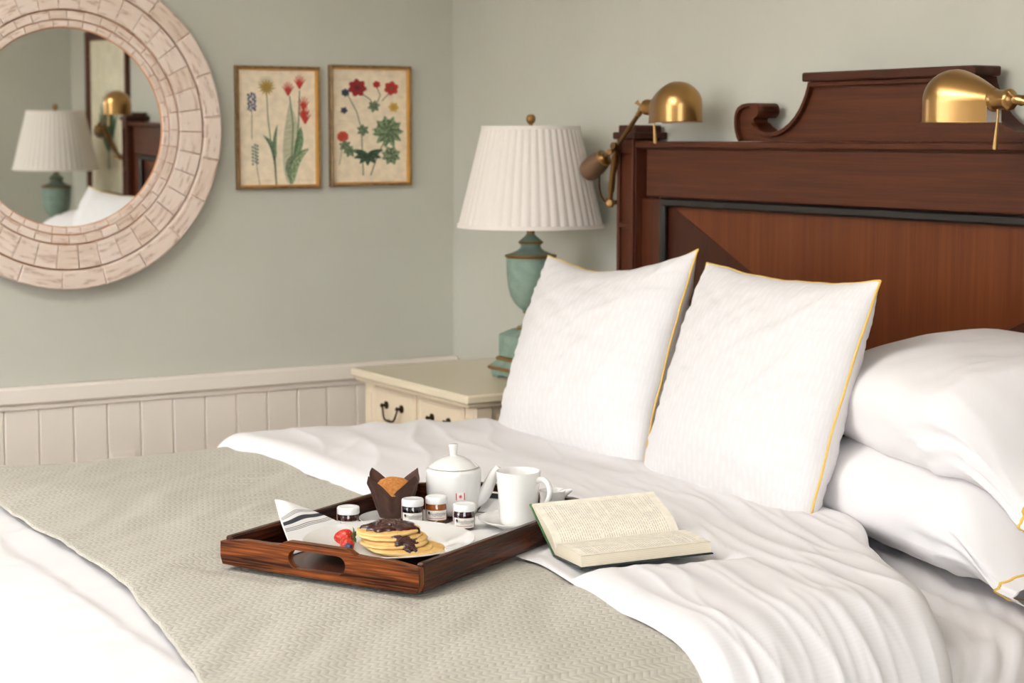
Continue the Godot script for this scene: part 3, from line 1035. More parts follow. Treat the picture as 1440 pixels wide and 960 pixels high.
	var urn := put("urn", MB.new().lathe([Vector2(0.033, 0.141), Vector2(0.024, 0.147), Vector2(0.015, 0.160), Vector2(0.0135, 0.172), Vector2(0.02, 0.181), Vector2(0.024, 0.186), Vector2(0.033, 0.193), Vector2(0.045, 0.206), Vector2(0.055, 0.224), Vector2(0.061, 0.248), Vector2(0.0645, 0.28), Vector2(0.066, 0.31), Vector2(0.0665, 0.326), Vector2(0.06, 0.331)], 40).mesh(), ver, lp)
	put("stem_ring", MB.new().lathe([Vector2(0.0, 0.175), Vector2(0.019, 0.176), Vector2(0.0225, 0.180), Vector2(0.019, 0.185), Vector2(0.0, 0.186)], 32).mesh(), M.gilt, urn)
	put("rim_ring", MB.new().lathe([Vector2(0.060, 0.326), Vector2(0.0685, 0.327), Vector2(0.071, 0.331), Vector2(0.0685, 0.335), Vector2(0.05, 0.336)], 40).mesh(), M.gilt, urn)
	put("urn_lid", MB.new().lathe([Vector2(0.066, 0.334), Vector2(0.05, 0.340), Vector2(0.036, 0.346), Vector2(0.028, 0.353), Vector2(0.026, 0.360), Vector2(0.031, 0.366), Vector2(0.032, 0.370), Vector2(0.026, 0.376), Vector2(0.014, 0.386), Vector2(0.011, 0.391)], 36).mesh(), ver, lp)
	put("lid_ring", MB.new().lathe([Vector2(0.026, 0.364), Vector2(0.0325, 0.365), Vector2(0.034, 0.368), Vector2(0.0325, 0.371), Vector2(0.026, 0.372)], 32).mesh(), M.gilt, lp)
	put("neck", MB.new().lathe([Vector2(0.011, 0.388), Vector2(0.0115, 0.42), Vector2(0.006, 0.424), Vector2(0.005, 0.46)], 20).mesh(), M.gilt, lp)
	# harp holds the shade
	var harp: Array = []
	for k in 17:
		var th := PI * k / 16.0
		harp.append(Vector3(0.055 * cos(th), 0.44 + 0.235 * sin(th), 0))
	put("harp", MB.new().tube(harp, 0.002, 6).mesh(), M.gilt, lp)
	var shade := mat(rgb(238, 229, 220), 0.85)
	shade.backlight_enabled = true
	shade.backlight = Color(0.5, 0.48, 0.42)
	var pleat := func(u: float, v: float) -> Vector3:
		var n := 46.0
		var f := fmod(u * n, 1.0)
		var saw := pow(absf(f - 0.5) * 2.0, 1.6) * 0.0035
		var r := lerpf(0.196, 0.131, v) - saw * lerpf(1.0, 0.7, v)
		return Vector3(cos(-u * TAU) * r, lerpf(0.411, 0.677, v), sin(-u * TAU) * r)
	var sh := put("shade", MB.new().grid(368, 6, pleat, true, 1, 1, true).mesh(), shade, lp)
	var inner := func(u: float, v: float) -> Vector3:
		var r := lerpf(0.189, 0.125, v)
		return Vector3(cos(u * TAU) * r, lerpf(0.412, 0.676, v), sin(u * TAU) * r)
	put("shade_lining", MB.new().grid(48, 2, inner, true, 1, 1, true).mesh(), shade, sh)
	put("lower_trim", MB.new().lathe([Vector2(0.190, 0.409), Vector2(0.1985, 0.409), Vector2(0.1972, 0.419), Vector2(0.190, 0.419)], 64).mesh(), shade, sh)
	put("upper_trim", MB.new().lathe([Vector2(0.124, 0.669), Vector2(0.1337, 0.669), Vector2(0.1325, 0.679), Vector2(0.124, 0.679)], 64).mesh(), shade, sh)
	put("finial", MB.new().lathe([Vector2(0, 0.672), Vector2(0.005, 0.673), Vector2(0.005, 0.684), Vector2(0.008, 0.686), Vector2(0.0115, 0.690), Vector2(0.013, 0.697), Vector2(0.0115, 0.704), Vector2(0.007, 0.709), Vector2(0, 0.710)], 20).mesh(), M.gilt, lp)
	var lp2: Node3D = lp.duplicate()
	lp2.name = numbered("table_lamp")
	add_child(lp2)
	lp2.position = Vector3(3.43, 0.766, 0.28)
	lp2.set_meta("label", "matching table lamp with cream pleated shade seen in the round mirror")

func frustum(h0: float, h1: float, y0: float, y1: float) -> Mesh:
	var mb := MB.new()
	for k in 4:
		var a := Basis(Vector3.UP, k * PI / 2)
		mb.quad(a * Vector3(-h0, y0, h0), a * Vector3(h0, y0, h0), a * Vector3(h1, y1, h1), a * Vector3(-h1, y1, h1), Vector2(0, 0), Vector2(1, 0), Vector2(1, 1), Vector2(0, 1), a * Vector3(0, 0.2, 1))
	mb.quad(Vector3(-h1, y1, -h1), Vector3(h1, y1, -h1), Vector3(h1, y1, h1), Vector3(-h1, y1, h1), Vector2(0, 0), Vector2(1, 0), Vector2(1, 1), Vector2(0, 1), Vector3.UP)
	return mb.mesh()

# ---------------------------------------------------------------- bed: headboard, rails, base
func build_bed() -> void:
	var M := ready_mats
	var bed := thing("bed", "king bed with carved mahogany headboard and scrolled crest", "bed", Vector3(2.028, 0, 0))
	# local x = world x - 2.028
	var hw := 0.982
	var post_m := MB.new()
	for sx in [-1.0, 1.0]:
		var px: float = sx * (hw - 0.036)
		# post with recessed front panels: core plus a raised border
		var p := put("post", MB.new().box(Vector3(px, 0.705, 0.055), Vector3(0.072, 1.41, 0.078), 0.002).mesh(), M.mahogany, bed)
		for e in [[0.0, 1.392, 0.07, 0.036], [0.0, 1.19, 0.07, 0.014], [0.0, 0.55, 0.07, 0.05]]:
			put("border", MB.new().box(Vector3(px, e[1], 0.098), Vector3(0.072, e[3], 0.010), 0.002, 0).mesh(), M.mahogany, p)
		for bx in [-1.0, 1.0]:
			put("border", MB.new().box(Vector3(px + bx * 0.0305, 0.95, 0.098), Vector3(0.011, 0.85, 0.0098), 0.002).mesh(), M.mahogany, p)
		put("cap_slab", MB.new().box(Vector3(px, 1.419, 0.055), Vector3(0.096, 0.018, 0.108), 0.003, 0).mesh(), M.mahogany_dark, p)
		put("cap_block", MB.new().box(Vector3(px, 1.436, 0.055), Vector3(0.074, 0.020, 0.086), 0.003, 0).mesh(), M.mahogany_dark, p)
	var iw := hw - 0.072
	# framing
	for sx in [-1.0, 1.0]:
		put("stile", MB.new().box(Vector3(sx * (iw - 0.045), 0.83, 0.055), Vector3(0.090, 0.86, 0.036), 0.002).mesh(), M.mahogany, bed)
	put("upper_rail", MB.new().box(Vector3(0, 1.328, 0.058), Vector3(iw * 2 - 0.07, 0.126, 0.054), 0.003, 0).mesh(), M.mahogany, bed)
	put("top_moulding", MB.new().box(Vector3(0, 1.3965, 0.062), Vector3(iw * 2, 0.017, 0.072), 0.004, 0).mesh(), M.mahogany, bed)
	put("shadow_line_strip", MB.new().box(Vector3(0, 1.3865, 0.058), Vector3(iw * 2 - 0.02, 0.005, 0.058), 0.001, 0).mesh(), M.mahogany_dark, bed)  # dark wood strip stands in for the shadow line under the moulding
	put("lower_rail", MB.new().box(Vector3(0, 0.50, 0.055), Vector3(iw * 2, 0.20, 0.036), 0.003, 0).mesh(), M.mahogany, bed)
	# black inlay moulding round the panel
	var px0 := -(iw - 0.082)
	var ptop := 1.264
	var pbot := 0.60
	for e in [[Vector3(0, ptop - 0.011, 0.072), Vector3(-px0 * 2, 0.022, 0.016)], [Vector3(0, pbot, 0.072), Vector3(-px0 * 2, 0.022, 0.016)], [Vector3(px0 + 0.011, (ptop + pbot) / 2, 0.072), Vector3(0.022, ptop - pbot - 0.022, 0.016)], [Vector3(-px0 - 0.011, (ptop + pbot) / 2, 0.072), Vector3(0.022, ptop - pbot - 0.022, 0.016)]]:
		put("inlay_moulding", MB.new().box(e[0], e[1], 0.005).mesh(), M.ebony, bed)
	# veneer panel: light centre above a V, dark corners below it
	var x1 := px0 + 0.012
	var yt := ptop - 0.012
	var yv := 0.88
	put("panel_core", MB.new().box(Vector3(0, (ptop + pbot) / 2, 0.048), Vector3(-x1 * 2, ptop - pbot, 0.020), 0.0).mesh(), M.mahogany_dark, bed)
	put("veneer_panel", MB.new().prism([Vector2(x1, yt), Vector2(-x1, yt), Vector2(0, yv)], 0.056, 0.0600, 0.0003, 10.0).mesh(), M.mahogany_light, bed)
	put("veneer_panel", MB.new().prism([Vector2(x1, yt - 0.001), Vector2(-0.001, yv), Vector2(-0.001, pbot), Vector2(x1, pbot)], 0.056, 0.0600, 0.0003, 10.0).mesh(), M.mahogany_dark, bed)
	put("veneer_panel", MB.new().prism([Vector2(-x1, yt - 0.001), Vector2(0.001, yv), Vector2(0.001, pbot), Vector2(-x1, pbot)], 0.056, 0.0600, 0.0003, 10.0).mesh(), M.mahogany_dark, bed)
	# crest: outline of the left half, mirrored
	var half: Array[Vector2] = []
	for q in [[1.772, 1.538], [1.768, 1.525], [1.762, 1.510], [1.753, 1.494], [1.742, 1.478], [1.727, 1.462], [1.709, 1.448], [1.689, 1.437], [1.667, 1.429], [1.645, 1.4255], [1.622, 1.427], [1.600, 1.432], [1.582, 1.440], [1.570, 1.449], [1.566, 1.456], [1.570, 1.461], [1.580, 1.461], [1.592, 1.461], [1.601, 1.467], [1.605, 1.477], [1.602, 1.487], [1.594, 1.493], [1.575, 1.495], [1.552, 1.4945], [1.535, 1.492], [1.521, 1.486], [1.512, 1.476], [1.508, 1.462], [1.508, 1.446], [1.511, 1.430], [1.517, 1.416], [1.524, 1.406]]:
		half.append(Vector2(q[0] - 2.028, q[1]))
	var outline: Array[Vector2] = half.duplicate()
	for k in range(half.size() - 1, -1, -1):
		outline.append(Vector2(-half[k].x, half[k].y))
	put("crest_panel", MB.new().prism(outline, 0.030, 0.072, 0.0, 35.0).mesh(), M.mahogany_h, bed)
	# raised lip along the curved edge and scrolls
	for sx in [-1.0, 1.0]:
		var lip: Array[Vector2] = []
		var inner: Array[Vector2] = []
		for k in half.size():
			var a: Vector2 = half[maxi(k - 1, 0)]
			var b: Vector2 = half[mini(k + 1, half.size() - 1)]
			var nn := Vector2(-(b - a).y, (b - a).x).normalized()
			var wd := 0.0085 if k < 13 or k > 20 else 0.0085
			lip.append(Vector2(half[k].x * sx, half[k].y))
			inner.append(Vector2((half[k].x + nn.x * wd) * sx, half[k].y + nn.y * wd))
		var mb := MB.new()
		for k in range(0, half.size() - 1):
			if k >= 13 and k <= 17:
				continue
			var o := Vector3(lip[k].x - inner[k].x, lip[k].y - inner[k].y, 0)
			mb.quad(Vector3(lip[k].x, lip[k].y, 0.084), Vector3(lip[k + 1].x, lip[k + 1].y, 0.084), Vector3(inner[k + 1].x, inner[k + 1].y, 0.084), Vector3(inner[k].x, inner[k].y, 0.084), lip[k], lip[k + 1], inner[k + 1], inner[k], Vector3(0, 0, 1))
			mb.quad(Vector3(lip[k].x, lip[k].y, 0.084), Vector3(lip[k + 1].x, lip[k + 1].y, 0.084), Vector3(lip[k + 1].x, lip[k + 1].y, 0.026), Vector3(lip[k].x, lip[k].y, 0.026), lip[k], lip[k + 1], lip[k + 1], lip[k], o)
			mb.quad(Vector3(inner[k].x, inner[k].y, 0.084), Vector3(inner[k + 1].x, inner[k + 1].y, 0.084), Vector3(inner[k + 1].x, inner[k + 1].y, 0.070), Vector3(inner[k].x, inner[k].y, 0.070), inner[k], inner[k + 1], inner[k + 1], inner[k], -o)
		put("crest_lip", mb.mesh(), M.mahogany, bed)
		var roll := MB.new().lathe([Vector2(0, -0.032), Vector2(0.017, -0.032), Vector2(0.0175, -0.030), Vector2(0.0175, 0.030), Vector2(0.0165, 0.032), Vector2(0, 0.032)], 24)
		roll.xf(Transform3D(Basis(Vector3.RIGHT, PI / 2), Vector3(sx * (1.5865 - 2.028), 1.4775, 0.056)))
		put("scroll_roll", roll.mesh(), M.mahogany, bed)
	put("crest_frieze", MB.new().box(Vector3(0, 1.533, 0.056), Vector3(0.500, 0.011, 0.060), 0.002, 0).mesh(), M.mahogany, bed)
	put("crest_cap", MB.new().box(Vector3(0, 1.549, 0.058), Vector3(0.526, 0.020, 0.078), 0.003, 0).mesh(), M.mahogany_dark, bed)
	# side rails, foot rail and base under the mattress
	for sx in [-1.0, 1.0]:
		put("side_rail", MB.new().box(Vector3(sx * 0.96, 0.28, 1.13), Vector3(0.03, 0.14, 2.06), 0.003, 2).mesh(), M.mahogany, bed)
		put("foot_post", MB.new().box(Vector3(sx * 0.945, 0.175, 2.13), Vector3(0.06, 0.35, 0.06), 0.004).mesh(), M.mahogany, bed)
	put("foot_rail", MB.new().box(Vector3(0, 0.28, 2.14), Vector3(1.83, 0.14, 0.03), 0.003, 0).mesh(), M.mahogany, bed)
	put("slat_base", MB.new().box(Vector3(0, 0.28, 1.12), Vector3(1.88, 0.05, 2.0), 0.003, 0).mesh(), M.mahogany_dark, bed)

# ---------------------------------------------------------------- sheets, duvet, throw
func build_bedding() -> void:
	var M := ready_mats
	var mt := put("mattress", MB.new().box(Vector3(BX, 0.47, 1.135), Vector3(1.94, 0.33, 2.03), 0.05).mesh(), M.sheet)
	tag(mt, "thick white mattress under the bedclothes of the king bed", "mattress")
	# fitted sheet
	var sf := func(u: float, v: float) -> Vector3:
		var s := lerpf(-1.30, 1.30, u)
		var z := lerpf(0.115, 1.25, v)
		var q := over(s, 0.985, 0.06, 0.648)
		var wr := 0.0
		if s > 0.1:
			wr = 0.004 * wrinkle(s, z, Vector2(0.95, 0.3), 0.35, 0.05) + 0.003 * wrinkle(s + 3.0, z, Vector2(0.8, 0.6), 0.2, 0.03)
			wr *= 1.0 + 1.2 * sstep(0.85, 1.05, s)
		var p: Vector2 = q[0] + q[1] * wr
		return Vector3(BX + p.x, p.y, z)
	var sh := put("fitted_sheet", MB.new().grid(190, 110, sf, true, 2.6, 1.135).mesh(), M.sheet)
	tag(sh, "smooth white fitted sheet showing below the stacked pillows", "sheet")

	# duvet: spread over the foot of the bed, its top end turned back over the throw
	var dv := thing("duvet", "white striped cotton duvet turned back over the sage throw", "duvet", Vector3.ZERO)
	var df := func(u: float, v: float) -> Vector3:
		var s := lerpf(-1.42, 1.42, u)
		var t := lerpf(1.0, 2.55, v)
		var top := 0.694
		var q := over(s, 1.05, 0.12, top)
		var edge := sstep(0.6, 1.1, absf(s))
		var wr := 0.006 * wrinkle(s, t, Vector2(0.2, 0.98), 0.5, 0.14) + 0.004 * N2.get_noise_2d(s * 2.0, t * 2.0)
		if t > 1.88:
			wr += 0.007 * sstep(1.88, 2.0, t) * wrinkle(s + 2.0, t, Vector2(0.25, 0.97), 0.5, 0.09)
		wr *= 1.0 + edge
		if t < 1.9:
			wr = minf(wr, 0.0) - 0.006
		var p: Vector2 = q[0] + q[1] * wr
		var zz := over(t - 1.0, 1.22, 0.12, 0.0)
		var drop: float = -zz[0].y
		var y := minf(p.y, top - drop + wr)
		return pressed(Vector3(BX + p.x, maxf(y, 0.22), 1.0 + zz[0].x), 0.016)
	put("lower_spread", MB.new().grid(230, 120, df, true, 2.84, 1.55).mesh(), M.duvet, dv)

	# throw across the bed
	var tf := func(u: float, v: float) -> Vector3:
		var s := lerpf(-1.38, 1.38, u)
		var za := 1.02
		var zb := 1.812 + 0.10 * sstep(0.0, 0.8, s) + 0.008 * N2.get_noise_2d(s * 3.0, 4.0)
		var e := v
		var z := lerpf(za, zb, minf(v / 0.97, 1.0))
		var off := 0.012
		if v > 0.97:
			var th := (v - 0.97) / 0.03 * PI * 0.5
			z += 0.006 * sin(th)
			off = 0.007 + 0.005 * cos(th)
		var q := over(s, 1.05, 0.12, 0.692)
		var wr := 0.007 * N2.get_noise_2d(s * 1.6 + 5.0, z * 2.2) + 0.005 * wrinkle(s, z, Vector2(0.3, 0.95), 0.5, 0.16)
		wr += 0.004 * wrinkle(s + 7.0, z + 2.0, Vector2(0.7, 0.7), 0.35, 0.08)
		wr += 0.010 * (1.0 - sstep(-1.0, -0.55, s))
		var p: Vector2 = q[0] + q[1] * (off + wr)
		return pressed(Vector3(BX + p.x, p.y, z), 0.009)
	var tw := put("throw_blanket", MB.new().grid(300, 120, tf, true, 2.76, 0.81).mesh(), M.throw)
	tag(tw, "sage grey woven throw blanket laid across the bed under the tray", "blanket")

	# the turned-back end of the duvet
	var ff := func(u: float, v: float) -> Vector3:
		var s := lerpf(-1.36, 1.36, u)
		var z0 := 0.50 + 0.0 * s
		z0 += 0.53 * maxf(0.0, s - 0.30) * sstep(0.25, 0.6, s)
		z0 += 0.012 * N2.get_noise_2d(s * 4.0, 1.0)
		var z1 := 1.178 + 0.012 * N2.get_noise_2d(s * 2.5, 9.0) + 0.070 * sstep(0.25, 0.75, s) + 0.07 * sstep(0.7, 1.1, s) + 0.045 * (1.0 - sstep(-1.05, -0.75, s))
		# dense samples near the two folded edges
		var t := 0.5 - 0.5 * cos(v * PI)
		var z := lerpf(z0, z1, t)
		var L := z1 - z0
		var th := lerpf(0.040, 0.022, sstep(-1.0, 0.1, s)) + 0.010 * sstep(0.4, 0.9, s)
		th -= 0.016 * (1.0 - sstep(0.55, 0.95, z)) * (1.0 - sstep(-0.5, 0.0, s))
		var r1 := 0.05
		var e1 := clampf((z1 - z) / r1, 0.0, 1.0)
		var e0 := clampf((z - z0) / 0.05, 0.0, 1.0)
		var prof := sqrt(1.0 - (1.0 - e1) * (1.0 - e1)) * sqrt(1.0 - (1.0 - e0) * (1.0 - e0))
		var k := sstep(0.0, 0.12, minf(z1 - z, z - z0) + 0.02)
		var left := 1.0 - sstep(-0.3, 0.1, s)
		var wr := (0.004 * wrinkle(s, z, Vector2(0.97, 0.22), 0.50, 0.11) + 0.005 * (pow(1.0 - absf(wrinkle(s + 6.0, z, Vector2(0.93, 0.36), 0.9, 0.16)), 2.5) - 0.5)) * left
		wr += (1.0 - left) * (0.003 * wrinkle(s + 4.0, z, Vector2(0.90, 0.43), 0.9, 0.10) + 0.0045 * (pow(1.0 - absf(wrinkle(s + 9.0, z, Vector2(0.97, 0.24), 1.3, 0.10)), 2.5) - 0.5) + 0.0024 * (pow(1.0 - absf(wrinkle(s + 2.0, z, Vector2(0.94, 0.34), 0.9, 0.06)), 3.0) - 0.4))
		wr += 0.006 * N2.get_noise_2d(s * 3.0, z * 3.0 + 7.0)
		var q := over(s, 1.055, 0.13, 0.704)
		var p: Vector2 = q[0] + q[1] * (th * prof + wr * k)
		return pressed(Vector3(BX + p.x, p.y, z), 0.002)
	put("turned_back_end", MB.new().grid(340, 150, ff, true, 2.72, 0.75).mesh(), M.duvet, dv)

# ---------------------------------------------------------------- pillows
func sham_mesh(w: float, h: float, T: float, seed: int, droop: float) -> Array:
	var f := noise(seed, 1.0, 2)
	var rim := func(u: float, v: float) -> Vector2:
		var x := w / 2 * u * (1.0 - 0.055 * (1.0 - v * v))
		var y := h / 2 * v * (1.0 - 0.050 * (1.0 - u * u))
		x += 0.004 * f.get_noise_2d(v * 2.0, u * 3.0 + 5.0)
		y += 0.004 * f.get_noise_2d(u * 2.0, v * 3.0)
		return Vector2(x, y - droop * (1.0 - u * u) * maxf(v, 0.0))
	var side := func(a: float, b: float, s: float) -> Vector3:
		# ease samples toward the seams
		var u := sin((a - 0.5) * PI)
		var v := sin((b - 0.5) * PI)
		var p: Vector2 = rim.call(u, v)
		var pu := pow(maxf(1.0 - pow(absf(u), 2.6), 0.0), 0.52)
		var pv := pow(maxf(1.0 - pow(absf(v), 2.6), 0.0), 0.52)
		var z := T * pu * pv * (1.0 + 0.10 * -v)
		var e := minf(1.0 - absf(u), 1.0 - absf(v))
		# puckers that run in from the seams and soft creases on the face
		var along := v if (1.0 - absf(u)) < (1.0 - absf(v)) else u
		z += 0.005 * f.get_noise_2d(along * 9.0, 3.0 * signf(u) + 11.0 * s) * sstep(0.0, 0.08, e) * (1.0 - sstep(0.1, 0.4, e))
		z += 0.005 * f.get_noise_2d(u * 1.2 + v * 2.6, u * 0.8 - v * 0.5 + s * 7.0) * sstep(0.0, 0.3, e)
		z += 0.007 * (pow(1.0 - absf(f.get_noise_2d((u - v) * 1.7, (u + v) * 0.5 + s * 3.0)), 4.0) - 0.3) * sstep(0.02, 0.3, e) * (0.35 + 0.65 * sstep(-0.2, 0.8, u))
		return Vector3(p.x, p.y, s * maxf(z, 0.0))
	var mb := MB.new()
	mb.grid(72, 72, func(a: float, b: float) -> Vector3: return side.call(a, b, 1.0), false, w, h)
	mb.grid(72, 72, func(a: float, b: float) -> Vector3: return side.call(a, b, -1.0), true, w, h)
	var loop: Array = []
	for k in 161:
		var t := k / 160.0 * 4.0
		var e := int(t) % 4
		var g := sin((fmod(t, 1.0) - 0.5) * PI)
		var uv: Vector2 = [Vector2(g, -1), Vector2(1, g), Vector2(-g, 1), Vector2(-1, -g)][e]
		var p: Vector2 = rim.call(uv.x, uv.y)
		loop.append(Vector3(p.x, p.y, 0.0))
	var pp := MB.new().tube(loop, 0.0026, 6, false)
	return [mb.mesh(), pp.mesh()]

func case_mesh(len: float, dep: float, T: float, seed: int, open_t: float, open_d: float, sag: float) -> Array:
	# sleeping pillow along x in a case whose right end is an open hem
	var f := noise(seed, 1.0, 2)
	var ring := func(a: float, b: float, inset: float) -> Vector3:
		# a round the section, b along the length
		var u := lerpf(-1.0, 1.0, b)
		var hd := dep / 2
		var ht := T
		var cl := clampf((u + 1.0) / 0.45, 0.0, 1.0)
		var k0 := pow(1.0 - pow(1.0 - cl, 2.2), 0.55)
		ht *= k0
		hd *= 0.90 + 0.10 * sstep(0.0, 0.3, cl)
		var k1 := sstep(0.42, 0.92, u)
		ht = lerpf(ht, open_t, k1)
		hd = lerpf(hd, open_d, k1)
		var th := a * TAU
		var ct := cos(th)
		var s_ := sin(th)
		var se := pow(pow(absf(ct), 2.7) + pow(absf(s_), 2.7), -1.0 / 2.7)
		var px := ct * se * hd
		var py := s_ * se * ht
		var wr := 0.006 * f.get_noise_3d(ct * 1.1, s_ * 1.1, u * 1.8) + 0.008 * k1 * f.get_noise_3d(ct * 2.2, s_ * 2.2, u * 1.2 + 5.0)
		var rd := f.get_noise_3d(ct * 3.4 + u * 0.8, s_ * 3.4 - u * 0.6, u * 0.9 + 9.0)
		wr += 0.013 * sstep(0.0, 0.5, u) * (1.0 - sstep(0.8, 1.0, u)) * (pow(1.0 - absf(rd), 3.0) - 0.45)
		wr *= minf(1.0, k0 + 0.1)
		var r := Vector2(px, py)
		if r.length() > 1e-5:
			r += r.normalized() * (wr - inset)
		return Vector3(u * len / 2, r.y - sag * k1 * k1, r.x)
	var mb := MB.new()
	mb.grid(64, 72, func(a: float, b: float) -> Vector3: return ring.call(a, b, 0.0), false, 1.1, len, true)
	mb.grid(64, 10, func(a: float, b: float) -> Vector3: return ring.call(a, lerpf(0.86, 1.0, b), 0.0035), true, 1.1, 0.1, true)
	# hem edge
	mb.grid(64, 1, func(a: float, b: float) -> Vector3: return ring.call(a, 1.0, b * 0.0035), false, 1.1, 0.01, true)
	var loop: Array = []
	for k in 97:
		loop.append(ring.call(k / 96.0, 0.945, -0.001))
	return [mb.mesh(), MB.new().tube(loop, 0.0026, 6, false).mesh()]

func pillow_thing(called: String, label: String, m: Array, fabric: Material, tr: Transform3D, group: String) -> Node3D:
	var o := thing(called, label, "pillow", tr.origin, group)
	o.basis = tr.basis
	put("cover", m[0], fabric, o)
	put("piping", m[1], ready_mats.piping, o)
	return o

func turned(center: Vector3, yaw: float, tilt: float, roll: float) -> Transform3D:
	var b := Basis(Vector3.UP, deg_to_rad(yaw)) * Basis(Vector3.RIGHT, deg_to_rad(tilt)) * Basis(Vector3(0, 0, 1), deg_to_rad(roll))
	return Transform3D(b, center)

func build_pillows() -> void:
	var M := ready_mats
	pillow_thing("square_pillow", "square white pillow with yellow piping nearest the table lamp", sham_mesh(0.645, 0.515, 0.105, 71, 0.035), M.sham, turned(Vector3(1.425, 0.9015, 0.429), -3, -19, 4.5), "square pillows propped on the bed")
	pillow_thing("square_pillow", "square white pillow with yellow piping nearest the stacked pillows", sham_mesh(0.635, 0.525, 0.095, 83, 0.008), M.sham, turned(Vector3(2.088, 0.899, 0.484), -7, -18, 0.5), "square pillows propped on the bed")
	pillow_thing("sleeping_pillow", "lower white pillow of the stack, its open hem on the sheet", case_mesh(0.80, 0.46, 0.104, 91, 0.026, 0.20, 0.065), M.sheet, turned(Vector3(2.59, 0.752, 0.330), -14, 0, 0), "sleeping pillows stacked by the headboard")
	pillow_thing("sleeping_pillow", "upper white pillow of the stack, leaning on the headboard", case_mesh(0.74, 0.45, 0.106, 97, 0.040, 0.14, 0.125), M.sheet, turned(Vector3(2.585, 0.932, 0.315), -18, 8, 0), "sleeping pillows stacked by the headboard")

# ---------------------------------------------------------------- swing-arm reading lamps
func shade_parts(parent: Node, tr: Transform3D) -> void:
	# local: axis along -x from the socket (x = 0) to the nose (x = -len); open rim below
	var M := ready_mats
	var len := 0.158
	var R := func(a: float) -> float:
		if a < 0.42:
			return 0.058 * sqrt(maxf(0.0, 1.0 - pow(1.0 - a / 0.42, 2.2)))
		return lerpf(0.058, 0.020, pow((a - 0.42) / 0.58, 1.35))
	var sheetf := func(u: float, v: float, inset: float) -> Vector3:
		# u round the section from rim to rim, v along the axis
		var a := 1.0 - pow(1.0 - v, 1.0)
		var aa := pow(v, 1.8)
		var r: float = maxf(R.call(aa) - inset, 0.0)
		var x := -len * (1.0 - aa)
		var drop := 0.040 * sstep(0.0, 0.02, aa)
		drop = 0.040
		var t := u * 3.0
		if t < 1.0:
			return Vector3(x, lerpf(-drop, 0.0, t), -r)
		if t > 2.0:
			return Vector3(x, lerpf(0.0, -drop, t - 2.0), r)
		var th := PI * (t - 1.0)
		return Vector3(x, r * sin(th), -r * cos(th))
	var sh := put("shade", MB.new().grid(48, 40, func(u: float, v: float) -> Vector3: return sheetf.call(u, v, 0.0), false).mesh(), M.brass, parent, tr)
	put("shade_lining", MB.new().grid(48, 40, func(u: float, v: float) -> Vector3: return sheetf.call(u, v, 0.0015), true).mesh(), mat(rgb(236, 232, 222), 0.6), sh)
	var rim: Array = []
	for k in 41:
		rim.append(sheetf.call(0.0, 1.0 - k / 40.0, -0.0003))
	for k in range(1, 41):
		rim.append(sheetf.call(1.0, k / 40.0, -0.0003))
	put("rim_bead", MB.new().tube(rim, 0.0014, 6).mesh(), M.brass, sh)
	var ax := Transform3D(Basis(Vector3(0, 0, 1), -PI / 2), Vector3.ZERO)
	put("socket", MB.new().lathe([Vector2(0, -0.004), Vector2(0.021, -0.004), Vector2(0.022, 0.0), Vector2(0.0185, 0.004), Vector2(0.0175, 0.030), Vector2(0.0195, 0.033), Vector2(0.0195, 0.038), Vector2(0.015, 0.044), Vector2(0.009, 0.048), Vector2(0.008, 0.056), Vector2(0, 0.057)], 28).xf(ax).mesh(), M.brass, parent, tr)
	put("switch_lever", MB.new().tube([Vector3(0.012, -0.012, 0.004), Vector3(0.013, -0.028, 0.004), Vector3(0.010, -0.088, 0.006), Vector3(0.010, -0.090, 0.006)], [0.0022, 0.0022, 0.0048, 0.003], 10).mesh(), M.brass, parent, tr)

func build_sconces() -> void:
	var M := ready_mats
	var s := thing("swing_arm_lamp", "antique brass swing-arm reading lamp beside the table lamp", "wall lamp", Vector3(0.965, 1.245, 0.0), "brass reading lamps at the headboard")
	var o := s.position
	arm_parts(s, Vector3(0.990, 1.245, 0.085) - o, Vector3(1.075, 1.388, 0.125) - o, Vector3(1.208, 1.489, 0.135) - o, Vector3(1.0, 0.02, 0.02), Vector3(-0.097, -0.064, 0.024))
	var q := thing("swing_arm_lamp", "antique brass swing-arm reading lamp in front of the headboard crest", "wall lamp", Vector3(3.10, 1.245, 0.0), "brass reading lamps at the headboard")
	o = q.position
	arm_parts(q, Vector3(3.10, 1.245, 0.085) - o, Vector3(2.985, 1.388, 0.20) - o, Vector3(2.600, 1.484, 0.300) - o, Vector3(-1.0, 0.0, 0.02), Vector3(0.097, -0.03, -0.02))

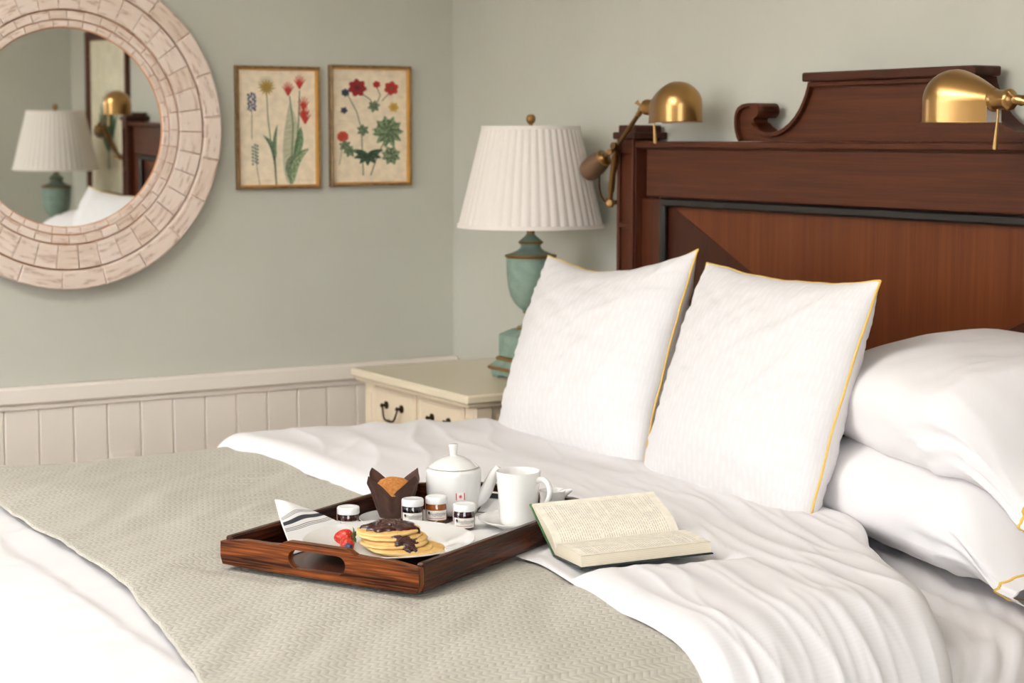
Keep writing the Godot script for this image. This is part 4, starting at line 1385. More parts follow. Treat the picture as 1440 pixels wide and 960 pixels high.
func arm_parts(s: Node3D, low: Vector3, up: Vector3, joint: Vector3, nose: Vector3, tail: Vector3) -> void:
	var M := ready_mats
	# wall plate and stub to the lower pivot
	put("wall_plate", MB.new().lathe([Vector2(0, 0), Vector2(0.030, 0), Vector2(0.031, 0.004), Vector2(0.026, 0.010), Vector2(0.010, 0.014), Vector2(0, 0.014)], 28).xf(Transform3D(Basis(Vector3.RIGHT, PI / 2), Vector3(low.x, low.y, 0))).mesh(), M.brass_dark, s)
	put("stub", MB.new().tube([Vector3(low.x, low.y, 0.01), low], 0.006, 10).mesh(), M.brass_dark, s)
	put("lower_pivot", MB.new().lathe([Vector2(0, -0.014), Vector2(0.006, -0.013), Vector2(0.011, -0.007), Vector2(0.0125, 0), Vector2(0.011, 0.007), Vector2(0.006, 0.013), Vector2(0, 0.014)], 16).xf(Transform3D(Basis.IDENTITY, low)).mesh(), M.brass, s)
	put("pivot_knob", MB.new().tube([low, low + Vector3(0.016, 0, 0.012), low + Vector3(0.022, 0, 0.017)], [0.004, 0.0045, 0.008], 10).mesh(), M.brass, s)
	put("upright", MB.new().tube([low + (up - low) * 0.05, low + (up - low) * 0.2, low + (up - low) * 0.22, low + (up - low) * 0.85, low + (up - low) * 0.87, up], [0.006, 0.006, 0.0088, 0.0088, 0.006, 0.006], 14).mesh(), M.brass, s)
	put("upper_pivot", MB.new().tube([up + Vector3(-0.006, -0.012, -0.012), up + Vector3(0.004, 0.002, 0.0), up + Vector3(0.008, 0.006, 0.016)], [0.008, 0.013, 0.009], 14).mesh(), M.brass_dark, s)
	put("pivot_knob", MB.new().tube([up, up + Vector3(0.012, -0.008, 0.022), up + Vector3(0.014, -0.010, 0.030)], [0.004, 0.004, 0.008], 10).mesh(), M.brass, s)
	var d := (joint - up).normalized()
	var back := up + tail.normalized() * 0.062
	var elbow := joint - nose.normalized() * 0.05 if nose.x < 0.0 else joint
	put("arm", MB.new().tube([back, up, joint - d * 0.01], [0.0058, 0.0058, 0.0058], 12).mesh(), M.brass_dark, s)
	put("arm_tip", MB.new().tube([joint - d * 0.030, joint - d * 0.012, joint - d * 0.011, joint], [0.0075, 0.0075, 0.010, 0.009], 12).mesh(), M.brass, s)
	put("tip_knob", MB.new().tube([joint, joint + Vector3(-0.008, 0.010, 0.010), joint + Vector3(-0.011, 0.014, 0.013)], [0.004, 0.004, 0.007], 10).mesh(), M.brass, s)
	# counterweight
	var cw := MB.new()
	var a := back - tail.normalized() * 0.014
	d = -tail.normalized()
	cw.tube([a, a - d * 0.001, a - d * 0.012, a - d * 0.030, a - d * 0.060, a - d * 0.072, a - d * 0.078, a - d * 0.080], [0.006, 0.021, 0.025, 0.0285, 0.0285, 0.025, 0.016, 0.002], 22)
	put("counterweight", cw.mesh(), mat(rgb(122, 94, 72), 0.5, 0.75), s)
	put("weight_cap", MB.new().tube([a + d * 0.004, a + d * 0.002, a - d * 0.004], [0.010, 0.0225, 0.0228], 22).mesh(), M.brass, s)
	# flex loop from the arm down to the lower pivot
	var loop: Array = []
	for k in 15:
		var f := k / 14.0
		var p := back.lerp(low + Vector3(0, -0.012, -0.01), f)
		p += Vector3(-0.03, -0.025, 0.0) * sin(PI * f)
		loop.append(p)
	put("flex", MB.new().tube(loop, 0.0025, 8).mesh(), M.brass_dark, s)
	# shade: local -x points to the nose
	var nx := -nose.normalized()
	var nz := nx.cross(Vector3.UP).normalized()
	var ny := nz.cross(nx).normalized()
	var tr := Transform3D(Basis(nx, ny, nz), joint + nose.normalized() * 0.054)
	shade_parts(s, tr)

# ---------------------------------------------------------------- breakfast tray and what stands on it
# tray frame: x along the short side, z along the long side (front +z), y = 0 at its underside
func T(x: float, y: float, z: float) -> Vector3:
	return TRAY_AT + Vector3(x, y, z).rotated(Vector3.UP, TRAY_TURN)

func on_tray(called: String, label: String, category: String, x: float, y: float, z: float, group := "", turn := 0.0) -> Node3D:
	var o := thing(called, label, category, T(x, y, z), group)
	o.rotation.y = TRAY_TURN + turn
	return o

func spline(p: Array, n: int) -> Array:
	var c := Curve3D.new()
	for k in p.size():
		var a: Vector3 = p[maxi(k - 1, 0)]
		var b: Vector3 = p[mini(k + 1, p.size() - 1)]
		c.add_point(p[k], -(b - a) / 6.0, (b - a) / 6.0)
	var out: Array = []
	for k in n + 1:
		out.append(c.samplef((p.size() - 1) * k / float(n)))
	return out

func build_tray() -> void:
	var M := ready_mats
	var tr := thing("serving_tray", "stained wooden serving tray with cut-out handles on the bed, shaded sides coloured darker", "tray", TRAY_AT)
	tr.rotation.y = TRAY_TURN
	var H := 0.047
	for sx in [-1.0, 1.0]:
		put("long_side", MB.new().box(Vector3(sx * 0.193, H / 2, 0), Vector3(0.014, H, 0.574), 0.003, 2).mesh(), M.tray_wood_shaded, tr)
	for sz in [-1.0, 1.0]:
		var mb := MB.new()
		var hole: Array[Vector2] = []
		var outer: Array[Vector2] = []
		var n := 96
		var hy := 0.0275
		for k in n:
			var th := TAU * k / n
			# stadium hole
			var hx := 0.058
			var hr := 0.0155
			var d := Vector2(cos(th), sin(th))
			var q := Vector2.ZERO
			# ray against the stadium
			var t := 0.2
			for it in 40:
				var m := t * (0.5)
				q = d * t
				var qq := Vector2(maxf(absf(q.x) - (hx - hr), 0.0), q.y)
				t -= (qq.length() - hr) * 0.7
			hole.append(d * t)
			# outline: straight board with a raised middle
			var s := 0.4
			for it in 60:
				q = d * s
				var top := H - hy + 0.009 * (1.0 - sstep(0.058, 0.082, absf(q.x)))
				var e := maxf(absf(q.x) - 0.2, maxf(q.y - top, -q.y - hy))
				# rounded ends
				var cx := absf(q.x) - 0.19
				var cy := maxf(q.y - (top - 0.010), -q.y - (hy - 0.010))
				if cx > 0.0 and cy > 0.0:
					e = Vector2(cx, cy).length() - 0.010
				s -= e * 0.6
			outer.append(d * s)
		for k in n:
			var j := (k + 1) % n
			var z0 := -0.007
			var z1 := 0.007
			for z in [z0, z1]:
				var a := outer[k]
				var b := outer[j]
				mb.quad(Vector3(a.x, a.y + hy, z), Vector3(b.x, b.y + hy, z), Vector3(hole[j].x, hole[j].y + hy, z), Vector3(hole[k].x, hole[k].y + hy, z), Vector2(a.y, a.x), Vector2(b.y, b.x), Vector2(hole[j].y, hole[j].x), Vector2(hole[k].y, hole[k].x), Vector3(0, 0, z))
			for w in [[outer, 1.0], [hole, -1.0]]:
				var a: Vector2 = w[0][k]
				var b: Vector2 = w[0][j]
				var nn := Vector2((b - a).y, -(b - a).x) * float(w[1])
				mb.quad(Vector3(a.x, a.y + hy, z0), Vector3(b.x, b.y + hy, z0), Vector3(b.x, b.y + hy, z1), Vector3(a.x, a.y + hy, z1), Vector2(z0, a.x), Vector2(z0, b.x), Vector2(z1, b.x), Vector2(z1, a.x), Vector3(nn.x, nn.y, 0))
		mb.xf(at(0, 0, sz * 0.293))
		put("end_board", mb.mesh(), M.tray_wood_lit if sz > 0.0 else M.tray_wood_shaded, tr)  # front board in the lit tone, back board in the shaded one
	put("floor_panel", MB.new().box(Vector3(0, 0.006, 0), Vector3(0.374, 0.008, 0.574), 0.0, 2).mesh(), M.tray_wood_shaded, tr)

	var FY := 0.010
	# ---- dinner plate
	var plate_prof := [Vector2(0, 0.0), Vector2(0.082, 0.0), Vector2(0.084, 0.002), Vector2(0.100, 0.006), Vector2(0.146, 0.0165), Vector2(0.1475, 0.018), Vector2(0.1465, 0.0192), Vector2(0.112, 0.0115), Vector2(0.100, 0.0075), Vector2(0.092, 0.0062), Vector2(0, 0.0058)]
	var pl := put("dinner_plate", MB.new().lathe(plate_prof, 72, 50).mesh(), M.porcelain)
	pl.position = T(0.010, FY + 0.0030, 0.105)
	tag(pl, "large white dinner plate under the pancakes", "plate", "")
	# ---- side plate and saucer
	var small := [Vector2(0, 0.0), Vector2(0.050, 0.0), Vector2(0.052, 0.002), Vector2(0.064, 0.003), Vector2(0.0765, 0.007), Vector2(0.0775, 0.008), Vector2(0.0765, 0.0088), Vector2(0.067, 0.0058), Vector2(0.060, 0.0048), Vector2(0, 0.0045)]
	var sp := put("side_plate", MB.new().lathe(small, 56, 50).mesh(), M.porcelain)
	sp.position = T(-0.103, FY + 0.0005, -0.098)
	tag(sp, "small white side plate under the muffin", "plate", "")
	var sauc := [Vector2(0, 0.0), Vector2(0.040, 0.0), Vector2(0.042, 0.003), Vector2(0.055, 0.007), Vector2(0.072, 0.0145), Vector2(0.0735, 0.016), Vector2(0.072, 0.0168), Vector2(0.050, 0.0085), Vector2(0.036, 0.0055), Vector2(0, 0.005)]
	var sa := put("saucer", MB.new().lathe(sauc, 56, 50).mesh(), M.porcelain)
	sa.position = T(0.109, FY + 0.0025, -0.165)
	tag(sa, "white saucer under the coffee mug", "saucer", "")

	# ---- mug
	var mug := on_tray("coffee_mug", "tall white coffee mug standing on the saucer", "mug", 0.109, FY + 0.0078, -0.165)
	put("body", MB.new().lathe([Vector2(0, 0.0), Vector2(0.030, 0.0), Vector2(0.0325, 0.0025), Vector2(0.034, 0.012), Vector2(0.0372, 0.060), Vector2(0.0405, 0.094), Vector2(0.0406, 0.0962), Vector2(0.0395, 0.097), Vector2(0.0382, 0.0955), Vector2(0.0352, 0.060), Vector2(0.031, 0.010), Vector2(0.026, 0.006), Vector2(0, 0.005)], 56, 50).mesh(), M.porcelain, mug)
	var hdir := Vector3(0.93, 0, -0.05)
	hdir = hdir.normalized()
	var hp: Array = []
	for q in [[0.034, 0.079], [0.041, 0.084], [0.050, 0.085], [0.059, 0.079], [0.064, 0.066], [0.062, 0.052], [0.055, 0.040], [0.045, 0.030], [0.034, 0.024]]:
		hp.append(hdir * q[0] + Vector3(0, q[1], 0))
	put("handle", MB.new().tube(spline(hp, 40), 0.0052, 12).mesh(), M.porcelain, mug)

	# ---- teapot
	var tp := on_tray("teapot", "round white teapot with knobbed lid behind the jam jars", "teapot", -0.060, FY + 0.001, -0.212)
	put("body", MB.new().lathe([Vector2(0, 0.0), Vector2(0.040, 0.0), Vector2(0.0445, 0.003), Vector2(0.048, 0.015), Vector2(0.0512, 0.045), Vector2(0.0525, 0.075), Vector2(0.0525, 0.082), Vector2(0.051, 0.085), Vector2(0.047, 0.0865), Vector2(0.042, 0.0865), Vector2(0.040, 0.083), Vector2(0, 0.083)], 56, 50).mesh(), M.porcelain, tp)
	var lid := put("lid", MB.new().lathe([Vector2(0, 0.084), Vector2(0.0455, 0.0875), Vector2(0.047, 0.089), Vector2(0.0455, 0.0905), Vector2(0.036, 0.0985), Vector2(0.022, 0.1055), Vector2(0.010, 0.109), Vector2(0, 0.1095)], 48, 50).mesh(), M.porcelain, tp)
	put("knob", MB.new().lathe([Vector2(0.0075, 0.108), Vector2(0.007, 0.113), Vector2(0.0078, 0.121), Vector2(0.0092, 0.128), Vector2(0.0092, 0.1298), Vector2(0.008, 0.1312), Vector2(0, 0.1315)], 24, 50).mesh(), M.porcelain, lid)
	var sd := Vector3(0.861, 0, -0.508).normalized()
	var sq: Array = []
	for q in [[0.040, 0.024], [0.052, 0.030], [0.062, 0.043], [0.070, 0.060], [0.078, 0.076], [0.086, 0.087]]:
		sq.append(sd * q[0] + Vector3(0, q[1], 0))
	var srad: Array = []
	for k in 31:
		srad.append(lerpf(0.0175, 0.0075, pow(k / 30.0, 0.7)))
	put("spout", MB.new().tube(spline(sq, 30), srad, 16).mesh(), M.porcelain, tp)
	var tq: Array = []
	for q in [[-0.047, 0.072], [-0.060, 0.078], [-0.075, 0.074], [-0.082, 0.058], [-0.076, 0.038], [-0.062, 0.026], [-0.048, 0.022]]:
		tq.append(Vector3(0.86, 0, 0.51) * q[0] + Vector3(0, q[1], 0))
	put("handle", MB.new().tube(spline(tq, 30), 0.0062, 12).mesh(), M.porcelain, tp)
	# tea-bag tag hanging down the front of the pot
	var face := Vector3(0.72, 0, 0.69).normalized()
	var tg := on_tray("tea_bag_tag", "small white tea bag tag with red leaf hanging on the teapot", "tag", -0.060, FY + 0.001, -0.212)
	var ti := Image.create(48, 36, false, Image.FORMAT_RGB8)
	ti.fill(rgb(246, 242, 236))
	ti.fill_rect(Rect2i(2, 2, 5, 32), rgb(206, 44, 52))
	ti.fill_rect(Rect2i(41, 2, 5, 32), rgb(206, 44, 52))
	for k in 9:
		var th := -PI / 2 + TAU * k / 9.0
		for s in 12:
			p_disc(ti, 24 + cos(th) * s * 0.85, 18 + sin(th) * s * 0.85, 1.6 - s * 0.1, rgb(206, 44, 52))
	var tm := mat(Color.WHITE, 0.7)
	tm.albedo_texture = tex(ti)
	var ts := MB.new()
	var side := Vector3(face.z, 0, -face.x)
	var c0 := face * 0.0535 + Vector3(0, 0.041, 0)
	ts.quad(c0 - side * 0.0095 + Vector3(0, 0.0075, 0), c0 + side * 0.0095 + Vector3(0, 0.0075, 0), c0 + side * 0.0095 - Vector3(0, 0.0075, 0) + face * 0.001, c0 - side * 0.0095 - Vector3(0, 0.0075, 0) + face * 0.001, Vector2(0, 0), Vector2(1, 0), Vector2(1, 1), Vector2(0, 1), face)
	put("card", ts.mesh(), tm, tg)
	put("string", MB.new().tube([c0 + Vector3(0, 0.0075, 0), face * 0.0532 + Vector3(0, 0.06, 0), face * 0.0532 + Vector3(0, 0.086, 0), face * 0.046 + Vector3(0, 0.092, 0)], 0.0004, 5).mesh(), M.white_wood, tg)

	# ---- small milk jug behind the mug
	var jug := on_tray("milk_jug", "small white milk jug half hidden behind the coffee mug", "jug", 0.128, FY + 0.001, -0.258)
	put("body", MB.new().lathe([Vector2(0, 0), Vector2(0.020, 0), Vector2(0.0235, 0.004), Vector2(0.0245, 0.020), Vector2(0.023, 0.040), Vector2(0.025, 0.054), Vector2(0.0238, 0.0545), Vector2(0.0215, 0.040), Vector2(0.022, 0.02), Vector2(0, 0.008)], 36, 50).mesh(), M.porcelain, jug)
	put("spout", MB.new().tube([sd * 0.018 + Vector3(0, 0.046, 0), sd * 0.028 + Vector3(0, 0.052, 0), sd * 0.036 + Vector3(0, 0.055, 0)], [0.009, 0.006, 0.003], 10).mesh(), M.porcelain, jug)

	# ---- muffin in a brown tulip paper
	var mu := on_tray("muffin", "golden muffin in a dark brown tulip paper on the side plate", "muffin", -0.127, FY + 0.0052, -0.110)
	var mn := noise(33, 1.0, 3)
	var cake := func(u: float, v: float) -> Vector3:
		var th := u * TAU
		var ph := v * PI * 0.5
		var d := Vector3(cos(th) * cos(ph), sin(ph), sin(th) * cos(ph))
		var r := 0.0385 + 0.003 * mn.get_noise_3d(d.x * 2.2, d.y * 2.2, d.z * 2.2) + 0.0016 * mn.get_noise_3d(d.x * 11.0, d.y * 11.0, d.z * 11.0)
		return Vector3(d.x * r, 0.045 + d.y * r * 0.75, d.z * r)
	var cm := mat(Color.WHITE, 0.8)
	cm.albedo_texture = mottled(rgb(150, 84, 30), rgb(216, 150, 72), 35, 0.035)
	cm.uv1_triplanar = true
	cm.uv1_scale = Vector3(14, 14, 14)
	put("cake", MB.new().grid(48, 20, cake, true, 1, 1, true).mesh(), cm, mu)
	var paper := mat(Color.WHITE, 0.7)
	paper.albedo_texture = mottled(rgb(58, 34, 24), rgb(84, 52, 38), 37, 0.02)
	for inset in [0.0, 0.0007]:
		var cup := func(u: float, v: float) -> Vector3:
			var th := u * TAU + 1.04 - PI * 0.25
			# four pointed corners, pleats between them
			var w := fmod(u * 4.0 + 0.5, 1.0) - 0.5
			var tipk := pow(1.0 - absf(w) * 2.0, 0.9)
			var top := 0.043 + 0.041 * tipk
			var y := top * v
			var r := lerpf(0.026, 0.0440, pow(minf(y / 0.05, 1.0), 0.9)) + 0.015 * maxf(0.0, (y - 0.05) / 0.03)
			r += 0.0022 * sin(th * 12.0) * sstep(0.0, 0.03, y) * (1.0 - tipk * 0.6)
			r -= 0.003 * (1.0 - tipk) * v
			return Vector3(cos(th) * (r - inset), y, sin(th) * (r - inset))
		put("paper_cup" if inset == 0.0 else "paper_lining", MB.new().grid(96, 16, cup, inset == 0.0, 1, 1, true).mesh(), paper, mu)
	put("paper_base", MB.new().lathe([Vector2(0, 0), Vector2(0.026, 0), Vector2(0.026, 0.0005), Vector2(0, 0.0005)], 32).mesh(), paper, mu)

	# ---- jam jars
	var gr := "small jam jars on the tray"
	jam_jar("small jar of dark red jam in front of the muffin, leftmost", -0.138, 0.018, FY, rgb(52, 16, 16), gr)
	jam_jar("small jar of almost black jam standing beside the muffin", -0.063, -0.078, FY + 0.0055, rgb(24, 12, 16), gr)
	jam_jar("small jar of amber honey in front of the teapot", -0.038, -0.119, FY + 0.0055, rgb(146, 76, 22), gr)
	jam_jar("small jar of dark berry jam with pink seal, nearest the saucer", 0.034, -0.100, FY + 0.0025, rgb(50, 18, 26), gr)

	# ---- pancakes with compote, strawberries and a blueberry
	pancake_stack(FY)

	# ---- napkins
	var ni := Image.create(128, 256, false, Image.FORMAT_RGB8)
	ni.fill(rgb(238, 235, 232))
	for q in [[128, 2], [133, 2], [138, 2], [152, 14], [178, 2], [183, 2], [188, 2]]:
		ni.fill_rect(Rect2i(0, q[0], 128, q[1]), rgb(58, 58, 66) if q[1] > 4 else rgb(112, 104, 104))
	var nm := mat(Color.WHITE, 0.9)
	nm.albedo_texture = tex(ni)
	var nap := on_tray("napkin", "white napkin with charcoal stripes draped over the tray side", "napkin", 0, 0, 0)
	for layer in [0.0, 0.0012]:
		var nf := func(u: float, v: float) -> Vector3:
			# v from the tip outwards, u between the two edges
			var p0 := Vector3(-0.232, 0.074, 0.108)
			var e1 := p0.bezier_interpolate(Vector3(-0.205, 0.064, 0.085), Vector3(-0.165, 0.048, 0.055), Vector3(-0.118, 0.0128, 0.020), v)
			var e2 := p0.bezier_interpolate(Vector3(-0.212, 0.060, 0.125), Vector3(-0.178, 0.050, 0.165), Vector3(-0.110, 0.0125, 0.215), v)
			var p := e1.lerp(e2, u)
			p.y += 0.010 * sin(PI * u) * sin(PI * minf(v * 1.4, 1.0)) + 0.003 * sin(u * 11.0 + v * 4.0) * v * (1.0 - v)
			if p.x > -0.208 and p.x < -0.178:
				p.y = maxf(p.y, 0.0495)
			p.y = maxf(p.y, 0.0120)
			return p - Vector3(0, layer, 0)
		put("cloth" if layer == 0.0 else "underside", MB.new().grid(30, 50, nf, layer == 0.0, 1, 1).mesh(), nm, nap)
	var hemp: Array = []
	for k in 31:
		var v := k / 30.0
		hemp.append(Vector3(-0.232, 0.0735, 0.108).bezier_interpolate(Vector3(-0.212, 0.0595, 0.125), Vector3(-0.178, 0.0505, 0.165), Vector3(-0.110, 0.0125, 0.215), v))
	put("hem", MB.new().tube(hemp, 0.0016, 8).mesh(), mat(rgb(238, 235, 232), 0.9), nap)
	var ln := on_tray("folded_napkin", "white striped napkin lying flat on the tray under the saucer", "napkin", 0, 0, 0)
	var lf := func(u: float, v: float) -> Vector3:
		var x := lerpf(-0.02, 0.180, u)
		var z := lerpf(0.09, -0.278, v)
		var y := 0.0112 + 0.0006 * sin(u * 9.0 + v * 7.0)
		y += 0.030 * sstep(0.86, 1.0, v) * (1.0 - sstep(0.25, 0.8, u))
		return Vector3(x, y, z)
	var lm := mat(Color.WHITE, 0.9)
	lm.albedo_texture = tex(ni)
	lm.uv1_scale = Vector3(1, 0.62, 1)
	lm.uv1_offset = Vector3(0, 0.0, 0)
	put("cloth", MB.new().grid(30, 50, lf, false, 1, 1).mesh(), lm, ln)

func curved_text(words: String, height: float, r: float, y: float, phi: float, bold := false) -> Mesh:
	var tm := TextMesh.new()
	var f := SystemFont.new()
	f.font_names = PackedStringArray(["Droid Serif"])
	if bold:
		f.font_weight = 700
	tm.font = f
	tm.text = words
	tm.font_size = 32
	tm.pixel_size = height / 24.0
	tm.depth = 0.0
	var a := tm.get_mesh_arrays()
	var v: PackedVector3Array = a[Mesh.ARRAY_VERTEX]
	var n: PackedVector3Array = a[Mesh.ARRAY_NORMAL]
	for k in v.size():
		var th := phi - v[k].x / r
		v[k] = Vector3(cos(th) * r, y + v[k].y, sin(th) * r)
		n[k] = Vector3(cos(th), 0, sin(th))
	a[Mesh.ARRAY_VERTEX] = v
	a[Mesh.ARRAY_NORMAL] = n
	a[Mesh.ARRAY_TANGENT] = null
	var m := ArrayMesh.new()
	m.add_surface_from_arrays(Mesh.PRIMITIVE_TRIANGLES, a)
	return m

var jar_meshes := {}

func band(r: float, y0: float, y1: float, p0: float, p1: float) -> Mesh:
	return MB.new().grid(20, 1, func(u: float, v: float) -> Vector3: return Vector3(cos(lerpf(p1, p0, u)) * r, lerpf(y1, y0, v), sin(lerpf(p1, p0, u)) * r), true, 1, 1).mesh()

func jam_jar(label: String, x: float, z: float, y: float, jam: Color, group: String) -> void:
	var M := ready_mats
	var o := on_tray("jam_jar", label, "jar", x, y + 0.0008, z, group)
	var phi := 1.04
	if jar_meshes.is_empty():
		jar_meshes.body = MB.new().lathe([Vector2(0, 0.0), Vector2(0.0165, 0.0), Vector2(0.0185, 0.0015), Vector2(0.0193, 0.004), Vector2(0.0193, 0.0255), Vector2(0.0185, 0.0285), Vector2(0.0178, 0.031), Vector2(0.0178, 0.034), Vector2(0, 0.034)], 36, 50).mesh()
		jar_meshes.lid = MB.new().lathe([Vector2(0, 0.0325), Vector2(0.0198, 0.0325), Vector2(0.0202, 0.0340), Vector2(0.0202, 0.0425), Vector2(0.0192, 0.0445), Vector2(0.0172, 0.0450), Vector2(0.0165, 0.0444), Vector2(0, 0.0444)], 36, 50).mesh()
		jar_meshes.label = band(0.0196, 0.0035, 0.0212, phi - 1.15, phi + 1.15)
		jar_meshes.seal = band(0.0206, 0.006, 0.0440, phi + 1.18, phi + 1.50)
		jar_meshes.word = curved_text("Woodbridge", 0.0046, 0.0198, 0.0150, phi - 0.16)
		jar_meshes.line = curved_text("FINE FOODS", 0.0022, 0.0198, 0.0112, phi - 0.16)
		jar_meshes.tree = MB.new().grid(14, 3, func(u: float, v: float) -> Vector3:
			var th := u * TAU
			var rr := 0.0026 * v
			var aa := phi + 0.72 - cos(th) * rr / 0.0198
			return Vector3(cos(aa) * 0.0198, 0.0165 + sin(th) * rr, sin(aa) * 0.0198), true).mesh()
		jar_meshes.trunk = band(0.0198, 0.0118, 0.0150, phi + 0.70, phi + 0.74)
		jar_meshes.rule = band(0.0198, 0.0062, 0.0074, phi - 0.85, phi + 0.85)
	var jm := mat(jam, 0.08)
	jm.clearcoat_enabled = true
	jm.clearcoat = 1.0
	jm.clearcoat_roughness = 0.03
	put("jar_body", jar_meshes.body, jm, o)
	put("lid", jar_meshes.lid, mat(rgb(244, 242, 240), 0.3), o)
	var lb := put("label", jar_meshes.label, mat(rgb(240, 234, 224), 0.7), o)
	var ink := mat(rgb(46, 42, 42), 0.8)
	put("word", jar_meshes.word, ink, lb)
	put("small_print", jar_meshes.line, ink, lb)
	put("tree_mark", jar_meshes.tree, ink, lb)
	put("tree_trunk", jar_meshes.trunk, ink, lb)
	put("rule", jar_meshes.rule, mat(rgb(190, 120, 120), 0.8), lb)
	put("seal_strip", jar_meshes.seal, mat(rgb(222, 190, 186), 0.6), o)

func blob(seed: int, r: float, h: float, rough_r: float, bump: float, drip: float) -> Mesh:
	# a spoonful of compote: uneven outline, lumpy top, edges hanging down
	var f := noise(seed, 1.0, 3)
	return MB.new().grid(56, 16, func(u: float, v: float) -> Vector3:
		var th := u * TAU
		var d := Vector2(cos(th), sin(th))
		var rr := r * (1.0 + rough_r * f.get_noise_2d(d.x * 1.3, d.y * 1.3) + 0.5 * rough_r * f.get_noise_2d(d.x * 4.0, d.y * 4.0))
		var k := minf(v / 0.85, 1.0)
		var q := d * rr * k
		var y := h * sqrt(maxf(0.0, 1.0 - pow(k, 3.0))) + bump * f.get_noise_2d(q.x * 62.0, q.y * 62.0) * (1.0 - pow(k, 4.0))
		if v > 0.85:
			y -= drip * (v - 0.85) / 0.15
		return Vector3(q.x, y, q.y), true, 1, 1, true).mesh()

